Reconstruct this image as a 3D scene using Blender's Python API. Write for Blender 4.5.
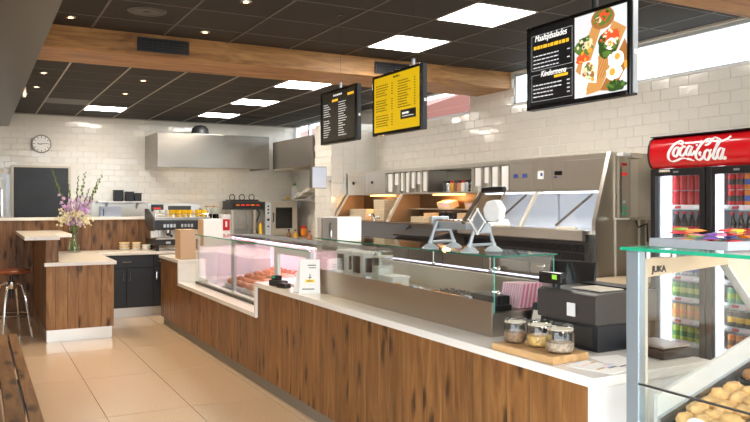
import bpy, bmesh, math, random
from mathutils import Vector, Matrix
random.seed(7)
PI = math.pi
for o in list(bpy.data.objects): bpy.data.objects.remove(o, do_unlink=True)
scene = bpy.context.scene
COL = scene.collection

# ------------------------------------------------------------------ camera
cam_d = bpy.data.cameras.new('camera'); cam = bpy.data.objects.new('camera', cam_d); COL.objects.link(cam)
cam.location = (0, 0, 1.55); cam.rotation_euler = (PI/2, 0, -0.496)
cam_d.sensor_width = 36; cam_d.lens = 36*738/750; cam_d.shift_y = -8.6/750
cam_d.clip_start = 0.05; cam_d.clip_end = 200
scene.camera = cam

# ------------------------------------------------------------------ world, exposure
world = bpy.data.worlds.new('overcast_sky'); scene.world = world; world.use_nodes = True
bg = world.node_tree.nodes['Background']
bg.inputs['Color'].default_value = (0.86, 0.93, 1.0, 1); bg.inputs['Strength'].default_value = 2.7
vs = scene.view_settings
vs.view_transform = 'Standard'; vs.look = 'None'; vs.gamma = 1.0; vs.use_curve_mapping = False
vs.exposure = 1.33
PANEL_POWER = 13.0      # ceiling light panels, emission strength
SPOT_POWER = 26.0       # downlights, watts

# ------------------------------------------------------------------ materials
def lin(h):
    h = h.lstrip('#'); v = [int(h[i:i+2], 16)/255 for i in (0, 2, 4)]
    return tuple(x/12.92 if x <= .04045 else ((x+.055)/1.055)**2.4 for x in v) + (1,)
MATS = {}
def mat(name, col, rough=.5, metal=0., emit=0., spec=.5, noise=0., nscale=20., bump=0., coat=0., var=0., stretch=None, ecol=None):
    m = bpy.data.materials.new(name); m.use_nodes = True
    nt = m.node_tree; b = nt.nodes['Principled BSDF']
    c = lin(col)
    b.inputs['Base Color'].default_value = c
    b.inputs['Roughness'].default_value = rough; b.inputs['Metallic'].default_value = metal
    b.inputs['Specular IOR Level'].default_value = spec
    b.inputs['Coat Weight'].default_value = coat
    if emit:
        b.inputs['Emission Color'].default_value = lin(ecol or col); b.inputs['Emission Strength'].default_value = emit
    if noise or bump:
        tc = nt.nodes.new('ShaderNodeTexCoord'); mp = nt.nodes.new('ShaderNodeMapping')
        nt.links.new(tc.outputs['Object'], mp.inputs['Vector'])
        if stretch: mp.inputs['Scale'].default_value = stretch
        n = nt.nodes.new('ShaderNodeTexNoise'); n.inputs['Scale'].default_value = nscale; n.inputs['Detail'].default_value = 4
        nt.links.new(mp.outputs['Vector'], n.inputs['Vector'])
        if noise:
            r = nt.nodes.new('ShaderNodeValToRGB')
            r.color_ramp.elements[0].position = .3; r.color_ramp.elements[1].position = .7
            r.color_ramp.elements[0].color = tuple(x*(1-noise) for x in c[:3])+(1,)
            r.color_ramp.elements[1].color = tuple(min(1, x*(1+noise)) for x in c[:3])+(1,)
            nt.links.new(n.outputs['Fac'], r.inputs['Fac']); nt.links.new(r.outputs['Color'], b.inputs['Base Color'])
        if bump:
            bp = nt.nodes.new('ShaderNodeBump'); bp.inputs['Strength'].default_value = bump; bp.inputs['Distance'].default_value = .004
            nt.links.new(n.outputs['Fac'], bp.inputs['Height']); nt.links.new(bp.outputs['Normal'], b.inputs['Normal'])
    if var:
        oi = nt.nodes.new('ShaderNodeObjectInfo'); hs = nt.nodes.new('ShaderNodeHueSaturation'); mr = nt.nodes.new('ShaderNodeMapRange')
        mr.inputs['To Min'].default_value = 1-var; mr.inputs['To Max'].default_value = 1+var
        nt.links.new(oi.outputs['Random'], mr.inputs['Value']); nt.links.new(mr.outputs['Result'], hs.inputs['Value'])
        src = b.inputs['Base Color'].links[0].from_socket if b.inputs['Base Color'].links else None
        if src: nt.links.new(src, hs.inputs['Color'])
        else: hs.inputs['Color'].default_value = c
        nt.links.new(hs.outputs['Color'], b.inputs['Base Color'])
    MATS[name] = m
    return m

def wood(name, dark, mid, light, axis='Z', rough=.5, scale=1.0, knots=True, var=.22):
    """boards: grain along axis, tone and grain offset differing from board to board"""
    m = bpy.data.materials.new(name); m.use_nodes = True
    nt = m.node_tree; b = nt.nodes['Principled BSDF']; N = nt.nodes.new; L = nt.links.new
    tc = N('ShaderNodeTexCoord'); oi = N('ShaderNodeObjectInfo'); mu = N('ShaderNodeVectorMath'); mu.operation = 'MULTIPLY'
    cb = N('ShaderNodeCombineXYZ'); L(oi.outputs['Random'], cb.inputs[0]); L(oi.outputs['Random'], cb.inputs[1]); L(oi.outputs['Random'], cb.inputs[2])
    mu.inputs[1].default_value = (37, 51, 43); L(cb.outputs[0], mu.inputs[0])
    ad = N('ShaderNodeVectorMath'); ad.operation = 'ADD'; L(tc.outputs['Object'], ad.inputs[0]); L(mu.outputs[0], ad.inputs[1])
    mp = N('ShaderNodeMapping'); s = {'X': (1.3, 11, 11), 'Y': (11, 1.3, 11), 'Z': (11, 11, 1.3)}[axis]
    mp.inputs['Scale'].default_value = tuple(x*scale for x in s); L(ad.outputs[0], mp.inputs['Vector'])
    n = N('ShaderNodeTexNoise'); n.inputs['Scale'].default_value = 1.6; n.inputs['Detail'].default_value = 6; n.inputs['Roughness'].default_value = .62
    n.inputs['Distortion'].default_value = .9; L(mp.outputs[0], n.inputs['Vector'])
    r = N('ShaderNodeValToRGB'); e = r.color_ramp.elements
    e[0].position = .26; e[0].color = lin(dark); e[1].position = .8; e[1].color = lin(light)
    k = r.color_ramp.elements.new(.5); k.color = lin(mid)
    L(n.outputs['Fac'], r.inputs['Fac'])
    hs = N('ShaderNodeHueSaturation'); mr = N('ShaderNodeMapRange'); mr.inputs['To Min'].default_value = 1-var; mr.inputs['To Max'].default_value = 1+var
    L(oi.outputs['Random'], mr.inputs['Value']); L(mr.outputs[0], hs.inputs['Value']); L(r.outputs[0], hs.inputs['Color'])
    out = hs.outputs['Color']
    if knots:
        sp = N('ShaderNodeSeparateXYZ'); L(ad.outputs[0], sp.inputs[0]); sm = N('ShaderNodeMath'); sm.operation = 'ADD'
        ia, ib, ic = {'X': (1, 2, 0), 'Y': (0, 2, 1), 'Z': (0, 1, 2)}[axis]
        L(sp.outputs[ia], sm.inputs[0]); L(sp.outputs[ib], sm.inputs[1])
        c2 = N('ShaderNodeCombineXYZ'); L(sm.outputs[0], c2.inputs[0]); L(sp.outputs[ic], c2.inputs[1])
        m2 = N('ShaderNodeMapping'); m2.inputs['Scale'].default_value = (7.5, 2.4, 1); L(c2.outputs[0], m2.inputs['Vector'])
        nd = N('ShaderNodeTexNoise'); nd.inputs['Scale'].default_value = 3.0; L(m2.outputs[0], nd.inputs['Vector'])
        v2 = N('ShaderNodeVectorMath'); v2.operation = 'MULTIPLY_ADD'; v2.inputs[1].default_value = (.35,.35,0); L(nd.outputs['Color'], v2.inputs[0]); L(m2.outputs[0], v2.inputs[2])
        v = N('ShaderNodeTexVoronoi'); v.voronoi_dimensions = '2D'; v.inputs['Scale'].default_value = 1.0; L(v2.outputs[0], v.inputs['Vector'])
        gs = N('ShaderNodeSeparateColor'); L(v.outputs['Color'], gs.inputs[0]); gt = N('ShaderNodeMath'); gt.operation = 'GREATER_THAN'; gt.inputs[1].default_value = .55; L(gs.outputs[0], gt.inputs[0])
        ds = N('ShaderNodeMath'); ds.operation = 'ADD'; L(v.outputs['Distance'], ds.inputs[0]); L(gt.outputs[0], ds.inputs[1])
        r2 = N('ShaderNodeValToRGB'); r2.color_ramp.elements[0].position = .06; r2.color_ramp.elements[0].color = (.12, .09, .07, 1)
        r2.color_ramp.elements[1].position = .24; r2.color_ramp.elements[1].color = (1, 1, 1, 1); L(ds.outputs[0], r2.inputs['Fac'])
        mx = N('ShaderNodeMixRGB'); mx.blend_type = 'MULTIPLY'; mx.inputs[0].default_value = .9
        L(out, mx.inputs[1]); L(r2.outputs[0], mx.inputs[2]); out = mx.outputs[0]
    L(out, b.inputs['Base Color'])
    bp = N('ShaderNodeBump'); bp.inputs['Strength'].default_value = .25; bp.inputs['Distance'].default_value = .003
    L(n.outputs['Fac'], bp.inputs['Height']); L(bp.outputs[0], b.inputs['Normal'])
    b.inputs['Roughness'].default_value = rough
    MATS[name] = m; return m

def steel(name, col, rough=.3, axis='Y'):
    m = mat(name, col, rough, 1.0); nt = m.node_tree; b = nt.nodes['Principled BSDF']
    tc = nt.nodes.new('ShaderNodeTexCoord'); mp = nt.nodes.new('ShaderNodeMapping')
    mp.inputs['Scale'].default_value = {'X': (1, 60, 60), 'Y': (60, 1, 60), 'Z': (60, 60, 1)}[axis]
    n = nt.nodes.new('ShaderNodeTexNoise'); n.inputs['Scale'].default_value = 4; n.inputs['Detail'].default_value = 3
    nt.links.new(tc.outputs['Object'], mp.inputs[0]); nt.links.new(mp.outputs[0], n.inputs['Vector'])
    mr = nt.nodes.new('ShaderNodeMapRange'); mr.inputs['To Min'].default_value = rough-.07; mr.inputs['To Max'].default_value = rough+.12
    nt.links.new(n.outputs['Fac'], mr.inputs['Value']); nt.links.new(mr.outputs[0], b.inputs['Roughness'])
    return m

def glass(name, tint=(.97, 1, .985), refl=.09, rough=.0):
    m = bpy.data.materials.new(name); m.use_nodes = True; nt = m.node_tree
    for n in list(nt.nodes): nt.nodes.remove(n)
    N = nt.nodes.new; L = nt.links.new
    o = N('ShaderNodeOutputMaterial'); t = N('ShaderNodeBsdfTransparent'); g = N('ShaderNodeBsdfGlossy'); mx = N('ShaderNodeMixShader')
    t.inputs[0].default_value = tint+(1,); g.inputs['Roughness'].default_value = rough; g.inputs['Color'].default_value = (1, 1, 1, 1)
    fr = N('ShaderNodeLayerWeight'); fr.inputs['Blend'].default_value = .14
    mr = N('ShaderNodeMapRange'); mr.inputs['To Min'].default_value = refl*.5; mr.inputs['To Max'].default_value = .5
    L(fr.outputs['Fresnel'], mr.inputs['Value']); L(mr.outputs[0], mx.inputs[0]); L(t.outputs[0], mx.inputs[1]); L(g.outputs[0], mx.inputs[2]); L(mx.outputs[0], o.inputs[0])
    MATS[name] = m; return m

wood('rustic_oak', '#59381b', '#85592f', '#a87a44', 'Z', .45, var=.13)
wood('rustic_oak_light', '#6a441f', '#9c6f40', '#bd9159', 'Z', .5, var=.15)
wood('partition_oak', '#51341c', '#7f5a3b', '#a27a54', 'Z', .55, var=.28)
wood('beam_oak', '#6a431f', '#a97a45', '#cc9f63', 'X', .5, knots=False, var=.05)
wood('bench_oak', '#5c3c22', '#86603a', '#a37a4c', 'Y', .5, var=.08)
wood('board_wood', '#a9804f', '#c79d6a', '#dcb887', 'Y', .5, knots=False, var=.03)
wood('seat_wood', '#5e2a16', '#8c4426', '#a65a36', 'X', .35, knots=False, var=.03)
steel('steel', '#d2ccc2', .33, 'Y'); steel('steel_x', '#c6c1b8', .3, 'X'); steel('steel_z', '#c2b9ab', .33, 'Z'); steel('steel_dark', '#827a70', .36, 'Y')
steel('steel_hood', '#958f86', .2, 'Z'); steel('steel_base', '#bcb1a3', .33, 'Y'); mat('plinth_grey', '#8d8475', .6, .3)
mat('chrome', '#d8d8d8', .12, 1.0); mat('alu', '#b7bcc2', .35, .9); mat('alu_white', '#d4d8db', .4, .3); mat('tray_clear', '#a9adb3', .2)
mat('tile_white', '#ebe5d9', .12, 0, var=.012, coat=.3, bump=.35, nscale=22); mat('grout', '#e5dfd3', .6)
mat('plaster', '#e4ddd0', .8); mat('soffit_grey', '#57544e', .35, .2)
mat('ceiling_tile', '#2b2622', .75, 0, noise=.12, nscale=60, var=.08); mat('ceiling_tile_grey', '#59544e', .5); mat('grid_bar', '#aaa296', .45); mat('cross_bar', '#5b544c', .5)  # both bar tones are one metal; bright and dim lighting put into the colour
mat('floor_tile', '#d9c0a6', .2, 0, noise=.2, nscale=130, bump=.01, var=.025); mat('floor_joint', '#8a6a4c', .8)
mat('worktop', '#f1ede6', .2, 0, noise=.03, nscale=60); mat('white_panel', '#f0efed', .35); mat('white_plastic', '#eeeeec', .4)
mat('black', '#151517', .4); mat('black_gloss', '#101012', .12); mat('charcoal', '#25262a', .45); mat('dark_grey', '#3a3735', .45)
mat('register_brown', '#4a4542', .4, .25); mat('chalk', '#454a50', .75, 0, noise=.12, nscale=3)
mat('cabinet_black', '#202227', .45); mat('tan', '#cfae8b', .6); mat('beige', '#d9c3a4', .5); mat('cream', '#eadfcb', .55)
mat('frame_beige', '#d3cab8', .5); mat('glass_green', '#1fae86', .1, 0, spec=.6); mat('glass_edge_dark', '#1d6d58', .1)
mat('rubber', '#aeb6b7', .3); mat('cast_alu', '#a4abb0', .35, .5); mat('red_sign', '#d3161f', .18, 0, coat=.5); mat('sign_white', '#ffffff', .4)
mat('kraft', '#d8b98e', .75, 0, noise=.06, nscale=30, var=.08); mat('kraft_pale', '#e2cfae', .75, var=.05); mat('paper', '#f4f2ee', .7); mat('paper_blue', '#cfd9ec', .5, emit=.05)
mat('yellow', '#f2c21a', .35); mat('orange', '#ef8a1c', .4); mat('red', '#c81a22', .4); mat('green', '#3f8f3e', .4); mat('lime', '#a8c64a', .45); mat('blue', '#2c58b8', .4)
mat('purple', '#7b3f9e', .4); mat('pink', '#e77c9b', .5); mat('pink_pale', '#f3cfd6', .6); mat('gold_can', '#d9a13b', .3, .4); mat('silver_can', '#c9ccd0', .25, .9)
mat('cola', '#1e0d0a', .1); mat('brown_can', '#8a5a3b', .35); mat('teal_label', '#6fb08c', .4)
mat('meat', '#e6ae98', .45, 0, noise=.22, nscale=35, var=.12); mat('meat_brown', '#bd7f58', .5, 0, noise=.2, nscale=35, var=.12); mat('purple_tray', '#8d7d94', .4)
mat('pastry', '#dcb071', .55, 0, noise=.22, nscale=28, bump=.6, var=.1); mat('pastry_pale', '#e6c896', .55, 0, noise=.12, nscale=28, bump=.5, var=.06); mat('pastry_dark', '#9a6a3c', .5, 0, noise=.3, nscale=22, var=.1)
mat('nuts', '#9b7a5e', .6, 0, noise=.45, nscale=90, bump=1); mat('seeds', '#d2a863', .6, 0, noise=.4, nscale=90, bump=1); mat('mixed', '#b9a18a', .6, 0, noise=.5, nscale=80, bump=1); mat('mallow', '#f4efe6', .6, 0, noise=.08, nscale=60, bump=1)
mat('stem', '#6f8a3a', .55); mat('stem_dark', '#57702e', .55); mat('lilac', '#d3aee0', .55, var=.1); mat('filler', '#ddd6b4', .6, var=.1); mat('leaf', '#4f7d35', .5, var=.2)
mat('brick', '#6a4a40', .8); mat('roof', '#6b3f36', .8); mat('asphalt', '#8f8d88', .9)
mat('panel_light', '#fff8ee', .5, emit=PANEL_POWER); mat('spot_light', '#ffd9a0', .5, emit=5); mat('led_white', '#e6eeff', .5, emit=1.6); mat('led_pink', '#ffc9e0', .5, emit=11); mat('hood_fill_glow', '#fff2dc', .5, emit=9); mat('led_case', '#ddd8ff', .5, emit=.9); mat('glass_edge_pale', '#5fb5a0', .15); mat('warm_lamp', '#ffb765', .5, emit=2.2)
mat('led_fridge', '#f4f8ff', .5, emit=1.5); mat('fridge_inner', '#d9dfe6', .4); mat('bay_brown', '#6f563d', .5, .4); mat('divider_tan', '#a98763', .4, .5); mat('post_blue', '#a3b2bd', .35, .6); mat('upstand', '#cfcfca', .4); mat('bay_white', '#e3e9f2', .35); mat('display_green', '#8cc63f', .4, emit=.2); mat('led_red', '#e0241c', .4, emit=.25); mat('btn_green', '#16a06a', .4, emit=.2); mat('btn_blue', '#34488a', .4, emit=.04)
mat('screen_black', '#1b1b1c', .3, emit=0.133); mat('screen_yellow', '#d8b312', .3, emit=0.236); mat('screen_dark', '#3c3b36', .22, emit=0.046); mat('s_white', '#f3f3f0', .4, emit=0.304); mat('s_yellow', '#e9b62c', .4, emit=0.285); mat('s_ink', '#3a3112', .4, emit=0.076)
mat('s_grey', '#d4d6da', .4, emit=0.285); mat('s_wood', '#c89050', .4, emit=0.247); mat('s_wood2', '#a86f38', .4, emit=0.209); mat('s_green', '#5d8038', .4, emit=0.190); mat('s_green2', '#33511f', .4, emit=0.152); mat('s_red', '#d9552c', .4, emit=0.247); mat('s_orange', '#eda23a', .4, emit=0.266); mat('s_egg', '#fbf8ee', .4, emit=0.323); mat('s_cream', '#e3d3ae', .4, emit=0.266)
glass('pane', (.96, .985, .97), .10); glass('clear', (.99, .995, .99), .08); glass('jar_glass', (.93, .96, .95), .10); glass('fridge_pane', (.93, .95, .96), .09); glass('tinted', (.97, .99, .98), .08)

# ------------------------------------------------------------------ mesh builder
OFF = {}
class MB:
    def __init__(s): s.v = []; s.f = []
    def _add(s, vs_, fs):
        n = len(s.v); s.v += [tuple(p) for p in vs_]; s.f += [tuple(i+n for i in q) for q in fs]; return s
    def box(s, x0, y0, z0, x1, y1, z1):
        x0, x1 = sorted((x0, x1)); y0, y1 = sorted((y0, y1)); z0, z1 = sorted((z0, z1))
        return s.hexa([(x0,y0,z0),(x1,y0,z0),(x1,y1,z0),(x0,y1,z0),(x0,y0,z1),(x1,y0,z1),(x1,y1,z1),(x0,y1,z1)])
    def hexa(s, p): return s._add(p, [(3,2,1,0),(4,5,6,7),(0,1,5,4),(1,2,6,5),(2,3,7,6),(3,0,4,7)])
    def rbox(s, c, size, rz=0, rx=0, ry=0):
        R = Matrix.Rotation(rz,3,'Z') @ Matrix.Rotation(ry,3,'Y') @ Matrix.Rotation(rx,3,'X'); c = Vector(c); h = [a/2 for a in size]
        return s.hexa([c+R@Vector((x*h[0],y*h[1],z*h[2])) for z in (-1,1) for x,y in ((-1,-1),(1,-1),(1,1),(-1,1))])
    def cyl(s, p0, p1, r0, r1=None, n=12):
        r1 = r0 if r1 is None else r1; p0, p1 = Vector(p0), Vector(p1); d = (p1-p0).normalized()
        a = d.orthogonal().normalized(); b = d.cross(a)
        V = [p0+(a*math.cos(t)+b*math.sin(t))*r0 for t in [2*PI*i/n for i in range(n)]]+[p1+(a*math.cos(t)+b*math.sin(t))*r1 for t in [2*PI*i/n for i in range(n)]]
        return s._add(V, [(i,(i+1)%n,n+(i+1)%n,n+i) for i in range(n)]+[tuple(range(n-1,-1,-1)), tuple(range(n,2*n))])
    def tube(s, pts, r, n=6):
        pts = [Vector(p) for p in pts]; R = r if isinstance(r,(list,tuple)) else [r]*len(pts); V = []; F = []; a = None
        for i,p in enumerate(pts):
            d = (pts[min(i+1,len(pts)-1)]-pts[max(i-1,0)]).normalized()
            a = d.orthogonal().normalized() if a is None else (a-d*a.dot(d)).normalized(); b = d.cross(a)
            V += [p+(a*math.cos(2*PI*k/n)+b*math.sin(2*PI*k/n))*R[i] for k in range(n)]
        for i in range(len(pts)-1):
            for k in range(n): F.append((i*n+k,i*n+(k+1)%n,(i+1)*n+(k+1)%n,(i+1)*n+k))
        F += [tuple(range(n-1,-1,-1)), tuple(range((len(pts)-1)*n,len(pts)*n))]
        return s._add(V, F)
    def lathe(s, cx, cy, prof, n=16):
        V = []; F = []
        for r,z in prof: V += [(cx+r*math.cos(2*PI*k/n), cy+r*math.sin(2*PI*k/n), z) for k in range(n)]
        for i in range(len(prof)-1):
            for k in range(n): F.append((i*n+k,i*n+(k+1)%n,(i+1)*n+(k+1)%n,(i+1)*n+k))
        F += [tuple(range(n-1,-1,-1)), tuple(range((len(prof)-1)*n,len(prof)*n))]
        return s._add(V, F)
    def prism(s, poly, axis, a, b):
        """poly in the other two axes (cyclic order of remaining axes as written: X->(y,z), Y->(x,z), Z->(x,y))"""
        f = {'X': lambda p,t:(t,p[0],p[1]), 'Y': lambda p,t:(p[0],t,p[1]), 'Z': lambda p,t:(p[0],p[1],t)}[axis]; n = len(poly)
        return s._add([f(p,a) for p in poly]+[f(p,b) for p in poly], [tuple(range(n-1,-1,-1)),tuple(range(n,2*n))]+[(i,(i+1)%n,n+(i+1)%n,n+i) for i in range(n)])
    def ball(s, c, r, n=10, m=7, jit=0., rnd=random):
        rx, ry, rz = r if isinstance(r,(tuple,list)) else (r,r,r); V = []; F = []
        for i in range(1,m):
            t = PI*i/m
            for k in range(n):
                q = 2*PI*k/n; j = 1+rnd.uniform(-jit,jit)
                V.append((c[0]+rx*j*math.sin(t)*math.cos(q), c[1]+ry*j*math.sin(t)*math.sin(q), c[2]+rz*j*math.cos(t)))
        V += [(c[0],c[1],c[2]+rz),(c[0],c[1],c[2]-rz)]; T, B = len(V)-2, len(V)-1
        for i in range(m-2):
            for k in range(n): F.append((i*n+k,(i+1)*n+k,(i+1)*n+(k+1)%n,i*n+(k+1)%n))
        for k in range(n): F += [(T,k,(k+1)%n),(B,(m-2)*n+(k+1)%n,(m-2)*n+k)]
        return s._add(V,F)
    def quad(s, a, b, c, d): return s._add([a,b,c,d],[(0,1,2,3)])
    def build(s, name, m, parent=None, smooth=False, bevel=0., loc=None, kind=None):
        off = Vector(OFF.get(parent.name, (0,0,0))) if parent is not None else Vector(loc or (0,0,0))
        me = bpy.data.meshes.new(name); me.from_pydata([Vector(p)-off for p in s.v], [], s.f)
        bm = bmesh.new(); bm.from_mesh(me); bmesh.ops.recalc_face_normals(bm, faces=bm.faces); bm.to_mesh(me); bm.free()
        me.materials.append(MATS[m])
        if smooth:
            me.polygons.foreach_set('use_smooth', [True]*len(me.polygons)); me.set_sharp_from_angle(angle=math.radians(40))
        o = bpy.data.objects.new(name, me); COL.objects.link(o)
        if parent is not None: o.parent = parent
        else: o.location = off
        OFF[o.name] = tuple(off)
        if bevel:
            b = o.modifiers.new('bevel','BEVEL'); b.width = bevel; b.segments = 2; b.limit_method = 'ANGLE'
        if kind: o['kind'] = kind
        return o
def B(*a): return MB().box(*a)
def T(name, label, cat, loc, group=None):
    o = bpy.data.objects.new(name, None); COL.objects.link(o); o.location = loc; o.empty_display_size = .1
    o['label'] = label; o['category'] = cat
    if group: o['group'] = group
    OFF[o.name] = tuple(loc); return o
def tag(o, label, cat, group=None):
    o['label'] = label; o['category'] = cat
    if group: o['group'] = group
    return o
def struct(o, label=None):
    o['kind'] = 'structure'
    if label: o['label'] = label
    return o
def dup(root, loc, rz=None, label=None, group=None):
    r = root.copy(); COL.objects.link(r); r.location = loc; OFF[r.name] = tuple(loc)
    if rz is not None: r.rotation_euler = (0,0,rz)
    if label: r['label'] = label
    if group: r['group'] = group
    for ch in list(root.children):
        c = ch.copy(); COL.objects.link(c); c.parent = r
        for g in list(ch.children):
            d = g.copy(); COL.objects.link(d); d.parent = c
    return r
def text(name, body, size, org, right, m, parent, shear=0., align='LEFT', depth=.0015, bold=0., sx=1.0):
    """flat lettering standing upright: org = start point on the surface, right = reading direction"""
    cu = bpy.data.curves.new(name, 'FONT'); cu.body = body; cu.size = size; cu.shear = shear; cu.align_x = align; cu.extrude = depth/2; cu.offset = bold; cu.resolution_u = 3
    to = bpy.data.objects.new('tmp_text', cu); COL.objects.link(to); bpy.context.view_layer.update()
    me = bpy.data.meshes.new_from_object(to.evaluated_get(bpy.context.evaluated_depsgraph_get()))
    bpy.data.objects.remove(to, do_unlink=True); bpy.data.curves.remove(cu)
    R = Vector(right).normalized(); U = Vector((0,0,1)); Nn = R.cross(U); off = Vector(OFF[parent.name]); O = Vector(org)-off
    for v in me.vertices: v.co = O+R*(v.co.x*sx)+U*v.co.y+Nn*v.co.z
    me.materials.clear(); me.materials.append(MATS[m]); me.name = name
    o = bpy.data.objects.new(name, me); COL.objects.link(o); o.parent = parent; OFF[o.name] = tuple(off); return o
def smooth_path(pts, k=6):
    out = []; n = len(pts); P = [Vector(p) for p in pts]
    for i in range(n-1):
        a, b, c, d = P[max(i-1,0)], P[i], P[i+1], P[min(i+2,n-1)]
        for j in range(k):
            t = j/k; out.append(.5*((2*b)+(c-a)*t+(2*a-5*b+4*c-d)*t*t+(3*b-a-3*c+d)*t**3))
    out.append(P[-1]); return out

# ================================================================== THE SETTING
ZC = 3.005          # rear bay; the front bay's grid hangs a little higher
ZF = 3.037
def zc(y): return 3.037 if y < 7 else 3.005
ground = struct(B(-40,-60,-.4,60,60,-.12).build('ground','asphalt'), 'grey paving outside the shop')
floor = struct(B(-1.6,-2.5,-.1,5.4,13.3,-.004).build('floor','floor_joint'), 'beige terrazzo tiled shop floor')
ft = None
for i in range(-3, 9):
    for j in range(-7, 7):
        x, y = .22+.61*i, 5.6+1.29*j
        x1, y1 = min(x+.61, 5.4), min(y+1.29, 13.3)
        if x < -1.61 or y < -2.6 or x > 5.2 or y > 13.2: continue
        if x1-x > .6 and y1-y > 1.28 and ft is not None:
            o = ft.copy(); COL.objects.link(o); o.parent = floor; o.location = (x, y, 0)
        else:
            o = MB().box(.0025,.0025,-.003,x1-x-.0025,y1-y-.0025,0).build('floor_tile','floor_tile',floor); o.location = (x,y,0)
            if x1-x > .6 and y1-y > 1.28: ft = o

wall_back = struct(B(-1.6,13.3,0,5.55,13.45,3.1).build('wall_back','grout'), 'white glazed brick tile back wall')
wr = MB()
wr.box(5.4,-2.5,0,5.55,13.3,2.66); wr.box(5.4,6.68,2.66,5.55,7.5,3.1); wr.box(5.4,9.93,2.66,5.55,10.5,3.1); wr.box(5.4,-2.5,2.66,5.55,2.6,3.1); wr.box(5.4,2.6,3.02,5.55,13.3,3.15)
wall_right = struct(wr.build('wall_right','grout'), 'cream glazed brick tile wall under the high windows')
wall_left = struct(B(-1.75,2.5,0,-1.6,13.45,3.1).build('wall_left','plaster'), 'plain white side wall')
wall_pier = struct(B(4.645,9.955,0,5.4,10.53,2.74).build('wall_pier','grout'), 'short tiled wall end beside the fryer range')

def tile_mesh(w, h, axis, t=.006, b=.003):
    """one glazed tile with a bevelled rim, centred on its back face"""
    V = []
    for (e, d) in ((0, 0), (0, t-b), (b*1.3, t)):
        for sx, sz in ((-1,-1),(1,-1),(1,1),(-1,1)):
            V.append((sx*(w/2-e), d, sz*(h/2-e)))
    F = [(8,9,10,11)]
    for k in (0, 4):
        for i in range(4): F.append((k+i, k+(i+1)%4, k+4+(i+1)%4, k+4+i))
    if axis == 'X': V = [(-d, -a, z) for a, d, z in V]
    else: V = [(a, -d, z) for a, d, z in V]
    return V, F
TW, TH = .2, .1
V0, F0 = tile_mesh(TW-.002, TH-.002, 'X')
tm = MB()._add(V0, F0)
first = None; rest = MB(); cnt = 0
def put_stuff(mb, c, axis, tilt, w=TW-.002):
    V, F = tile_mesh(w, TH-.002, axis); R = Matrix.Rotation(tilt[0],3,'X') @ Matrix.Rotation(tilt[1],3,'Z') if axis == 'Y' else Matrix.Rotation(tilt[0],3,'Y') @ Matrix.Rotation(tilt[1],3,'Z')
    mb._add([Vector(c)+R@Vector(p) for p in V], F)
rt = random.Random(3)
def tl(): return (rt.gauss(0,.011), rt.gauss(0,.008))
r = 0
for iz in range(27):                      # right wall, Z 0 .. 2.66
    z = 2.66-TH/2-TH*iz
    if z < .9: break
    for iy in range(60):
        y = 2.6+TW*iy+(TW/2 if iz % 2 else 0)
        if y > 13.2 or (9.8 < y < 10.6): continue
        t = tl(); c = (5.4, y, z)
        if z > 1.92 and 3.0 < y < 9.9 and cnt < 300:
            if first is None:
                first = MB()._add(V0, F0).build('tile','tile_white',wall_right); o = first
            else:
                o = first.copy(); COL.objects.link(o); o.parent = wall_right
            o.location = c; o.rotation_euler = (0, t[0], t[1]); cnt += 1
        elif y > 10.6 or 1.0 < z: put_stuff(rest, c, 'X', t)
for iz in range(4):                       # wall head between the windows
    for y in (6.79,6.99,7.19,7.39): put_stuff(rest, (5.4,y-(.05 if iz%2 else 0),2.71+TH*iz), 'X', tl(), .197)
rest.build('tile_field','tile_white',wall_right,kind='stuff')
bk = MB()
for iz in range(32):
    z = ZC-TH/2-TH*iz
    if z < .3: break
    for ix in range(26):
        x = .3+TW*ix+(TW/2 if iz % 2 else 0)
        if x < 5.32: put_stuff(bk, (x,13.3,z), 'Y', tl())
bk.build('tile_field','tile_white',wall_back,kind='stuff')
pk = MB()
for iz in range(22):
    z = 2.74-TH/2-TH*iz
    for k in range(3):
        put_stuff(pk, (4.645,10.05+TW*k-(0 if iz%2 else .02),z), 'X', tl())
    for k in range(4):
        if 4.75+TW*k < 5.35: put_stuff(pk, (4.745+TW*k-(.0 if iz%2 else .0),9.955,z), 'Y', tl())
pk.build('tile_field','tile_white',wall_pier,kind='stuff')

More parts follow.
